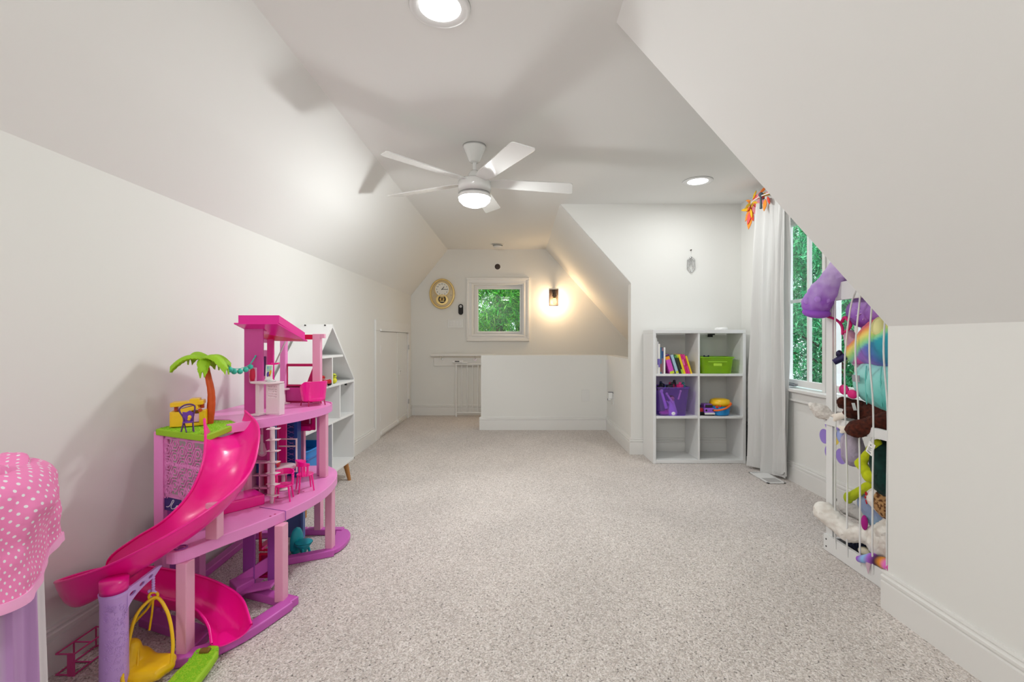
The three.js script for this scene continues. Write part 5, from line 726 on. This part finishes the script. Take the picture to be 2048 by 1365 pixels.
tree('leafy_tree', 'pale green tree at the back behind all others outside the dormer window', 7.8, 8.4, -1.5, 0.12, cloud(170, 0.9, [0.0, 8.0], 4.6, 0.6, 0.8), WIDE, [0x6fc898, 0x58b888, 0x90d8b0], 7.0);
tree('bamboo_tree', 'deep green narrow-leaved tree at the back of the small far window view', 0.0, 12.2, -1.5, 0.09, cloud(130, 3.4, [0.6, 6.2], 0.8, 0.5, 0.8), LONG, [0x3fb032, 0x2a8a24, 0x6fd04a], 6.0);
{ const g = boxD(-14, 18, -1.62, -1.5, -8, 22); struct('ground', g, std(0x3f5a2a, 1)); }
// ---------------------------------------------------------------- plush rack under the dormer window
const RX = 1.52, RB = 1.95, R0 = 1.82, R1 = 2.295;               // front and back faces, near and far ends
{
  const t = thing('plush_rack', 'white wooden toy rack with elastic cords across its open front', 'toy rack', 1.73, 0, 2.06), w = 0.02, p = 0.045;
  for (const [x, d] of [[RX, R1 - p], [RX, R0], [RB - w, R1 - p], [RB - w, R0]]) part('post', boxD(x, x + w, 0, 1.30, d, d + p, 0.0015), M.whiteMatt, t);
  part('front_board', boxD(RX - 0.012, RX + 0.004, 1.222, 1.306, R0, R1, 0.0015), M.whiteMatt, t); part('front_board', boxD(RX - 0.012, RX + 0.004, 0.62, 0.662, R0, R1, 0.0015), M.whiteMatt, t); part('front_board', boxD(RX - 0.012, RX + 0.004, 0.002, 0.082, R0, R1, 0.0015), M.whiteMatt, t);
  part('back_board', boxD(RB - 0.004, RB + 0.008, 1.222, 1.306, R0, R1, 0.0015), M.whiteMatt, t); part('back_board', boxD(RB - 0.004, RB + 0.008, 0.002, 0.082, R0, R1, 0.0015), M.whiteMatt, t);
  for (const d of [R0, R1 - 0.016]) { part('side_board', boxD(RX + w, RB - w, 0.002, 0.06, d, d + 0.016, 0.0015), M.whiteMatt, t); part('side_board', boxD(RX + w, RB - w, 1.24, 1.30, d, d + 0.016, 0.0015), M.whiteMatt, t); part('side_board', boxD(RX + w, RB - w, 0.615, 0.66, d, d + 0.016, 0.0015), M.whiteMatt, t); }
  part('floor_board', boxD(RX + 0.004, RB - 0.004, 0.02, 0.03, R0 + 0.018, R1 - 0.018), M.black, t);
  const bend = [[2.205, 0.0], [2.125, -0.012], [2.045, -0.01], [1.972, 0.0], [1.895, 0.0]];
  bend.forEach(([d, b], k) => { part('cord', tube([W(RX - 0.013, 1.262, d + [0.0, -0.055, 0.0, 0, 0][k]), W(RX - 0.016, 1.222, d + [0.0, -0.035, 0, 0, 0][k]), W(RX - 0.016 + b * 0.6 - (k > 1 ? 0.014 : 0), 1.0, d), W(RX - 0.014 + b, 0.75, d), W(RX - 0.016, 0.4, d), W(RX - 0.016, 0.082, d), W(RX - 0.013, 0.042, d)], 0.0036, 40, 8), M.white, t); });
  for (const [y, d] of [[1.285, R1 - 0.02], [1.24, R1 - 0.02], [0.645, R1 - 0.02], [0.06, R1 - 0.02], [0.025, R1 - 0.02]]) part('screw', at(new THREE.CylinderGeometry(0.004, 0.004, 0.003, 12), RX - 0.012, y, -d, 0, 0, Math.PI / 2), M.dark, t);
  part('clip', [boxD(RX + 0.018, RX + 0.026, 0.28, 0.31, R1 - 0.035, R1 - 0.02), boxD(RX + 0.018, RX + 0.03, 0.25, 0.262, R1 - 0.035, R1 - 0.02)], M.steel, t);
}
const plushMat = (sheen = 0xffffff) => phys(0xffffff, 1, { vertexColors: true, sheen: 0.5, sheenColor: new THREE.Color(sheen), sheenRoughness: 0.6 });
// a plush built from capsules in world axes (x, y, d), meshed about its own base
function plush(name, label, x, y, d, caps, opt, more) {
  const t = thing(name, label, 'plush toy', x, y, d, 0, 'plush toys in the rack'), C = caps.map(([ax, ay, ad, bx, by, bd, ra, rb]) => [ax - x, ay - y, -(ad - d), bx - x, by - y, -(bd - d), ra, rb ?? ra]);
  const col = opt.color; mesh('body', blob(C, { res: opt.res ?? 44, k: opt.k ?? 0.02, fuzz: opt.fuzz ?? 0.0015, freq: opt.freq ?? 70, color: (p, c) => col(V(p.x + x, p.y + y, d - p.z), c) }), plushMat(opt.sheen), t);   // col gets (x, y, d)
  more?.(t, (g) => g.translate(-x, -y, d)); return t;
}
const flat = (hex) => { const q = new THREE.Color(hex); return (p, c) => c.copy(q); };
const two = (a, b, f) => { const A = new THREE.Color(a), B = new THREE.Color(b); return (p, c) => c.copy(A).lerp(B, Math.min(1, Math.max(0, f(p)))); };
const bands = (list, f) => { const L = list.map((h) => new THREE.Color(h)); return (p, c) => { const q = Math.min(L.length - 1.001, Math.max(0, f(p) * (L.length - 1))), i = Math.floor(q); c.copy(L[i]).lerp(L[i + 1], q - i); }; };
plush('plush_hippo', 'big lilac plush animal on top of the rack with one leg hanging over the window', 1.66, 1.19, 2.15,
  [[1.452, 1.212, 2.26, 1.478, 1.262, 2.25, 0.064, 0.057], [1.478, 1.262, 2.25, 1.555, 1.395, 2.20, 0.054, 0.062], [1.60, 1.40, 2.13, 1.80, 1.40, 2.05, 0.085, 0.10], [1.545, 1.37, 2.16, 1.535, 1.345, 2.07, 0.05, 0.045], [1.56, 1.40, 2.05, 1.535, 1.36, 1.99, 0.05, 0.042]],
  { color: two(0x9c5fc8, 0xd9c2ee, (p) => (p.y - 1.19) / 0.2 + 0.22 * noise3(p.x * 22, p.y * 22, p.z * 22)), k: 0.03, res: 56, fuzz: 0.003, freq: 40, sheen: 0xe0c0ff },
  (t, W0) => { const o = V(1.452, 1.212, -2.26), n = V(-0.534, -0.05, 0.843), s = V(0.845, 0, 0.535), q = (a, b, k) => o.clone().addScaledVector(n, k).addScaledVector(s, a).add(V(0, b, 0));
    mesh('toenail', [[-0.040, 0.012, 0.048], [0.004, 0.018, 0.062], [0.040, 0.014, 0.047]].map(([a, b, k]) => { const c = q(a, b, k); return W0(new THREE.SphereGeometry(0.0135, 16, 12).scale(1, 1.15, 0.5).rotateY(-0.565).translate(c.x, c.y, c.z)); }), solid(0xb98ae0, 0.95), t);
    mesh('sole', W0(new THREE.SphereGeometry(0.060, 28, 16).scale(1, 0.42, 0.92).rotateY(-0.565).rotateX(0.25).translate(1.447, 1.166, -2.256)), solid(0x9a56c8, 0.95), t); });
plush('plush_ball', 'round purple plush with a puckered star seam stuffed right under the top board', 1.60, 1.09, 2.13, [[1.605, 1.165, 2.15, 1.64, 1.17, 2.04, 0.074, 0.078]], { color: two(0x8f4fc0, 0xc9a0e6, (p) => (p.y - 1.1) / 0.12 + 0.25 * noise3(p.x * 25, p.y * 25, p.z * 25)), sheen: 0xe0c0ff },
  (t, W0) => mesh('seam', Array.from({ length: 7 }, (_, k) => { const a = k * 0.9, r = 0.038, Q = (m, b) => { const g = Math.sqrt(0.082 ** 2 - m * m); return V(1.605 - 0.5976 * g + 0.8 * m * Math.cos(b), 1.165 - 0.0465 * g + m * Math.sin(b), -2.15 + 0.8 * g + 0.5976 * m * Math.cos(b)); }; return W0(tube([Q(0, a), Q(r * 0.5, a), Q(r, a)], 0.0022, 8, 6)); }), solid(0xd6b4ee, 1), t));
plush('plush_bunny', 'pale mauve plush with a magenta ribbon wedged behind the left cord', 1.60, 0.92, 2.19, [[1.62, 0.95, 2.19, 1.60, 1.02, 2.20, 0.05, 0.04], [1.585, 1.02, 2.20, 1.565, 1.06, 2.20, 0.03, 0.024]], { color: flat(0xd8b6cc) },
  (t, W0) => { mesh('ribbon', [W0(tube([V(1.50, 1.155, -2.285), V(1.52, 1.13, -2.22), V(1.525, 1.10, -2.19), V(1.522, 1.06, -2.18)], 0.006, 20)), W0(tube([V(1.525, 1.12, -2.19), V(1.52, 1.14, -2.16), V(1.53, 1.10, -2.14), V(1.525, 1.07, -2.17)], 0.007, 20))], solid(0xd0126e, 0.6), t); mesh('bow', [W0(ball(0.03, 1.535, 0.80, -2.19, 0.4, 0.8, 1)), W0(ball(0.03, 1.535, 0.785, -2.135, 0.4, 0.7, 1))], solid(0xe0127c, 0.6), t); });
plush('plush_rainbow_unicorn', 'rainbow striped plush with a teal and violet flank and a dark glitter horn', 1.67, 0.90, 2.0, [[1.58, 0.972, 2.165, 1.60, 1.025, 2.02, 0.052, 0.104], [1.60, 1.025, 2.02, 1.63, 1.045, 1.90, 0.104, 0.115]],
  { color: (p, c) => { const u = (p.y - 0.985) * 0.85 - (2.1 - p.z) * 0.46 + 0.022, A = new THREE.Color(), m = (x) => Math.min(1, Math.max(0, x)), up = m(u / 0.008 + 0.5); bands([0x6fd0bc, 0xb2e086, 0xf4e27e, 0xf7a85a, 0xee7080], () => u / 0.082)(p, c); bands([0x2fa6b4, 0x5f78c8, 0xa070d0, 0x9a62cc], () => 0.75 * m((p.z - 1.95) * 9) + m(-u * 3) * 0.4)(p, A); c.lerp(A, 1 - up); A.set(0xf59a4a).lerp(new THREE.Color(0xe85ab0), m((0.975 - p.y) / 0.03)); c.lerp(A, m((p.z - 2.095) / 0.008) * (1 - up)); }, res: 64, fuzz: 0.0015 },
  (t, W0) => { mesh('horn', W0(rod(V(1.535, 0.958, -2.18), V(1.497, 0.928, -2.205), 0.018, 0.014)), std(0x2a2350, 0.35, { metalness: 0.5 }), t); mesh('hoof', W0(ball(0.014, 1.52, 0.968, -2.20, 1, 1.3, 1)), std(0x241f44, 0.35, { metalness: 0.5 }), t); mesh('ear', W0(ball(0.05, 1.535, 1.085, -1.965, 0.7, 1.0, 0.7)), plushMat().clone(), t).material.vertexColors = false; t.children.at(-1).material.color.set(0xeee9a6); mesh('label_tag', W0(box(0.002, 0.03, 0.045, 1.515, 0.862, -2.085)), std(0x9a9aa2, 0.5), t); });
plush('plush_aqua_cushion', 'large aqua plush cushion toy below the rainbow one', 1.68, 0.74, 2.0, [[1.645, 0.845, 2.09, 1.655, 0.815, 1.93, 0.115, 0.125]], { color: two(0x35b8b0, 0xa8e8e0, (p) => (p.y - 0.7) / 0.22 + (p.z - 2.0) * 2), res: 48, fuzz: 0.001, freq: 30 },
  (t, W0) => { for (const d of [2.05, 1.965]) mesh('crease', W0(tube([W(1.545, 0.92, d + 0.012), W(1.532, 0.87, d), W(1.534, 0.81, d), W(1.545, 0.75, d + 0.01)], 0.0022, 16, 6)), solid(0x6fcfc6, 1), t); });
plush('plush_monkey', 'brown furry plush monkey with cream paws hanging out over the middle board', 1.60, 0.62, 2.06,
  [[1.60, 0.715, 2.17, 1.55, 0.735, 2.215, 0.035, 0.028], [1.62, 0.69, 2.10, 1.66, 0.72, 1.93, 0.062, 0.07], [1.565, 0.70, 2.14, 1.525, 0.70, 2.14, 0.03, 0.026], [1.60, 0.70, 1.96, 1.489, 0.642, 2.045, 0.044, 0.034], [1.489, 0.642, 2.045, 1.488, 0.634, 2.075, 0.034, 0.026]],
  { color: two(0x5a2412, 0x2a0d06, (p) => 0.5 + 0.6 * noise3(p.x * 60, p.y * 60, p.z * 60)), fuzz: 0.004, freq: 90, res: 60, k: 0.015, sheen: 0x7a3a20 },
  (t, W0) => { for (const [a, b] of [[[1.515, 0.688, -2.150], [1.485, 0.668, -2.190]], [[1.492, 0.632, -2.085], [1.472, 0.625, -2.125]]]) { const h = mesh('paw', W0(blob([[...a, (a[0] + b[0]) / 2, (a[1] + b[1]) / 2, (a[2] + b[2]) / 2, 0.015, 0.015], [...a, b[0], b[1] + 0.010, b[2], 0.010, 0.0075], [...a, b[0] + 0.003, b[1], b[2] + 0.008, 0.010, 0.0072], [...a, b[0] + 0.004, b[1] - 0.010, b[2] + 0.003, 0.010, 0.007]], { res: 36, k: 0.005, color: flat(0xf2e8dc) })), plushMat(), t); } mesh('collar', W0(bar(V(1.535, 0.745, -2.13), V(1.53, 0.715, -2.11), 0.012, 0.004)), M.white, t); });
plush('plush_tail', 'fluffy whitish grey plush tail poking out beyond the left post', 1.50, 0.66, 2.31, [[1.53, 0.665, 2.265, 1.50, 0.680, 2.30, 0.026, 0.033], [1.50, 0.680, 2.30, 1.475, 0.70, 2.315, 0.030, 0.022]], { color: two(0xe9e4de, 0xc4bcb4, (p) => 0.4 + 0.5 * noise3(p.x * 50, p.y * 50, p.z * 50)), fuzz: 0.0016, freq: 120, res: 48 },
  (t, W0) => mesh('tip', W0(ball(0.012, 1.462, 0.71, -2.32)), std(0xf0ece6, 1), t));
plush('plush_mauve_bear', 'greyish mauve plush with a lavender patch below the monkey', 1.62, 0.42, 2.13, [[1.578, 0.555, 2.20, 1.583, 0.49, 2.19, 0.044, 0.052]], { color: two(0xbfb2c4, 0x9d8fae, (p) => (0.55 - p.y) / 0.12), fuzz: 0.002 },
  (t, W0) => mesh('patch', W0(ball(0.034, 1.55, 0.575, -2.235, 0.35, 1, 0.7)), std(0xa9b4e8, 0.9), t));
plush('plush_lime_frog', 'yellow-green long-limbed plush with an arm bent round the cord', 1.58, 0.32, 2.05, [[1.555, 0.59, 2.01, 1.545, 0.56, 2.03, 0.016, 0.017], [1.545, 0.56, 2.03, 1.535, 0.48, 2.085, 0.017, 0.019], [1.535, 0.48, 2.085, 1.54, 0.44, 2.035, 0.020, 0.026], [1.54, 0.44, 2.035, 1.58, 0.44, 2.0, 0.026, 0.024], [1.545, 0.385, 2.06, 1.53, 0.315, 2.135, 0.016, 0.020], [1.59, 0.43, 2.0, 1.545, 0.385, 2.06, 0.018, 0.015]], { color: two(0xc9d21a, 0x9fb01c, (p) => (0.42 - p.y) * 8), res: 52, k: 0.012 },
  (t, W0) => mesh('hand', W0(ball(0.022, 1.526, 0.305, -2.148, 0.8, 1.2, 1)), std(0xa9b81c, 0.9), t));
plush('plush_dark_green', 'dark green furry plush with a white paper tag', 1.66, 0.36, 1.94, [[1.602, 0.535, 2.015, 1.605, 0.43, 1.99, 0.068, 0.078], [1.60, 0.40, 1.90, 1.60, 0.36, 1.89, 0.07, 0.07]], { color: two(0x0c3a34, 0x06221f, (p) => 0.5 + 0.6 * noise3(p.x * 40, p.y * 40, p.z * 40)), fuzz: 0.003 },
  (t, W0) => { const m = canvasTex(64, 96, (c) => { c.fillStyle = '#f4f4f0'; c.fillRect(0, 0, 64, 96); c.fillStyle = '#333a44'; c.fillRect(20, 20, 10, 9); for (let k = 0; k < 6; k++) c.fillRect(14, 42 + k * 5, 38 - (k % 3) * 8, 2); for (let k = 0; k < 14; k++) c.fillRect(14 + k * 2.7, 74, k % 3 ? 1 : 2, 14); }); mesh('paper_tag', W0(box(0.036, 0.055, 0.0012).rotateY(-Math.PI / 2).rotateX(0.42).translate(1.505, 0.572, -1.985)), std(0xffffff, 0.6, { map: m }), t); mesh('tag_string', W0(rod(V(1.53, 0.62, -2.005), V(1.508, 0.598, -1.995), 0.001)), M.white, t); });
plush('plush_doll_face', 'plush face in white and tan leopard print with red marks', 1.60, 0.26, 1.99, [[1.57, 0.345, 2.02, 1.585, 0.32, 1.98, 0.048, 0.052]], { color: (p, c) => { c.set(0xf0e8e0); const n = noise3(p.x * 70, p.y * 70, p.z * 70); if (p.z < 2.0) c.set(n > 0.15 ? 0x5a3218 : 0xb58a5a); }, res: 46 },
  (t, W0) => mesh('mark', [W0(ball(0.009, 1.523, 0.362, -2.035, 0.3, 1, 0.8)), W0(ball(0.006, 1.522, 0.345, -2.038, 0.3, 1, 0.8)), W0(rod(V(1.521, 0.335, -2.034), V(1.523, 0.318, -2.03), 0.0025))], solid(0xc01a2a, 0.9), t));
plush('plush_blue_grey', 'blue-grey plush with a magenta tongue squeezed under the leopard face', 1.59, 0.19, 2.08, [[1.575, 0.30, 2.09, 1.60, 0.24, 2.05, 0.042, 0.05]], { color: two(0x8a98b8, 0x8fc0d0, (p) => (0.27 - p.y) * 12) },
  (t, W0) => mesh('tongue', W0(ball(0.022, 1.535, 0.225, -2.06, 0.5, 1.5, 0.7)), solid(0xb01088, 0.8), t));
plush('plush_white_bear', 'large white furry plush bear reaching an arm out between the cords', 1.64, 0.06, 2.02, [[1.60, 0.16, 2.0, 1.64, 0.24, 1.92, 0.085, 0.095], [1.585, 0.17, 2.05, 1.53, 0.145, 2.15, 0.042, 0.04], [1.53, 0.145, 2.15, 1.485, 0.20, 2.25, 0.040, 0.048], [1.60, 0.30, 1.90, 1.60, 0.32, 1.88, 0.05, 0.05], [1.545, 0.23, 1.97, 1.54, 0.23, 1.97, 0.028, 0.028]], { color: two(0xf3efe8, 0xd5cabf, (p) => 0.3 + 0.5 * noise3(p.x * 24, p.y * 24, p.z * 24)), fuzz: 0.0045, freq: 85, res: 64, k: 0.022 },
  (t, W0) => mesh('paw_tip', W0(ball(0.038, 1.478, 0.21, -2.258)), std(0xf3efe8, 1), t));
plush('plush_silver_fish', 'whitish grey plush lying behind the white bear arm at the left post', 1.57, 0.19, 2.23, [[1.57, 0.235, 2.22, 1.61, 0.215, 2.16, 0.035, 0.03]], { color: flat(0xcfcac6), fuzz: 0.002 }, (t, W0) => mesh('fin', W0(ball(0.02, 1.60, 0.255, -2.20, 1, 0.5, 1)), std(0xdcd8d4, 1), t));
plush('plush_navy', 'dark navy shaggy plush with a small cloth label at the bottom left of the rack', 1.62, 0.032, 2.15, [[1.60, 0.09, 2.19, 1.62, 0.085, 2.12, 0.05, 0.052]], { color: two(0x1a2138, 0x46506e, (p) => 0.2 + 0.7 * noise3(p.x * 90, p.y * 30, p.z * 90)), fuzz: 0.005, freq: 80 },
  (t, W0) => { mesh('cloth_label', W0(box(0.002, 0.022, 0.022).rotateX(0.5).translate(1.54, 0.115, -2.14)), std(0xe8d8dc, 0.8), t); mesh('cord_end', W0(rod(V(1.508, 0.125, -2.262), V(1.54, 0.125, -2.24), 0.004)), solid(0x7a3a52, 0.7), t); });
plush('plush_black', 'black plush with a cream patch filling the bottom right of the rack', 1.64, 0.032, 1.97, [[1.625, 0.085, 2.02, 1.63, 0.085, 1.91, 0.054, 0.054]], { color: flat(0x08080a), sheen: 0x222222 }, (t, W0) => mesh('patch', W0(ball(0.026, 1.556, 0.085, -2.085, 0.9, 0.7, 1.2)), std(0xd8d0b8, 1), t));
plush('plush_rainbow_snake', 'rainbow plush snake draped over the bottom board of the rack', 1.52, 0.05, 1.99, [[1.495, 0.075, 2.035, 1.515, 0.10, 1.985, 0.014, 0.022], [1.515, 0.10, 1.985, 1.525, 0.105, 1.94, 0.022, 0.020], [1.525, 0.105, 1.94, 1.52, 0.11, 1.87, 0.022, 0.022]], { color: (p, c) => bands([0xd01a88, 0xa05ad0, 0x8fc8f0, 0xb060d0, 0x402040, 0xf09a30, 0xf07ad0, 0xe04aa8, 0xf0c020], () => (2.06 - p.z) / 0.2)(p, c), fuzz: 0, res: 52, k: 0.008 },
  (t, W0) => mesh('fin', W0(new THREE.ConeGeometry(0.016, 0.055, 12).rotateX(Math.PI).scale(0.5, 1, 1).translate(1.502, 0.055, -1.995)), solid(0xd8b8c8, 0.8), t));
{
  const t = thing('flower_decal', 'large purple flower wall decal behind the plush rack', 'wall decal', XD, 0.40, 2.945);
  for (let k = 0; k < 6; k++) { const a = k * Math.PI / 3 + Math.PI / 2, s = new THREE.Shape(); s.absellipse(0, 0.106, 0.0475, 0.0475, 0, Math.PI * 2); mesh('petal', extrude(s, 0.001, 0, 24).rotateZ(a).rotateY(-Math.PI / 2), std(0xa58ae0, 0.6), t); }
  mesh('centre', at(new THREE.CylinderGeometry(0.032, 0.032, 0.0012, 28), -0.0006, 0, 0, 0, 0, Math.PI / 2), std(0xf4d860, 0.6), t);
}
scene.traverse((o) => { if (o.isMesh) o.castShadow = o.receiveShadow = true; });
renderer.render(scene, camera);
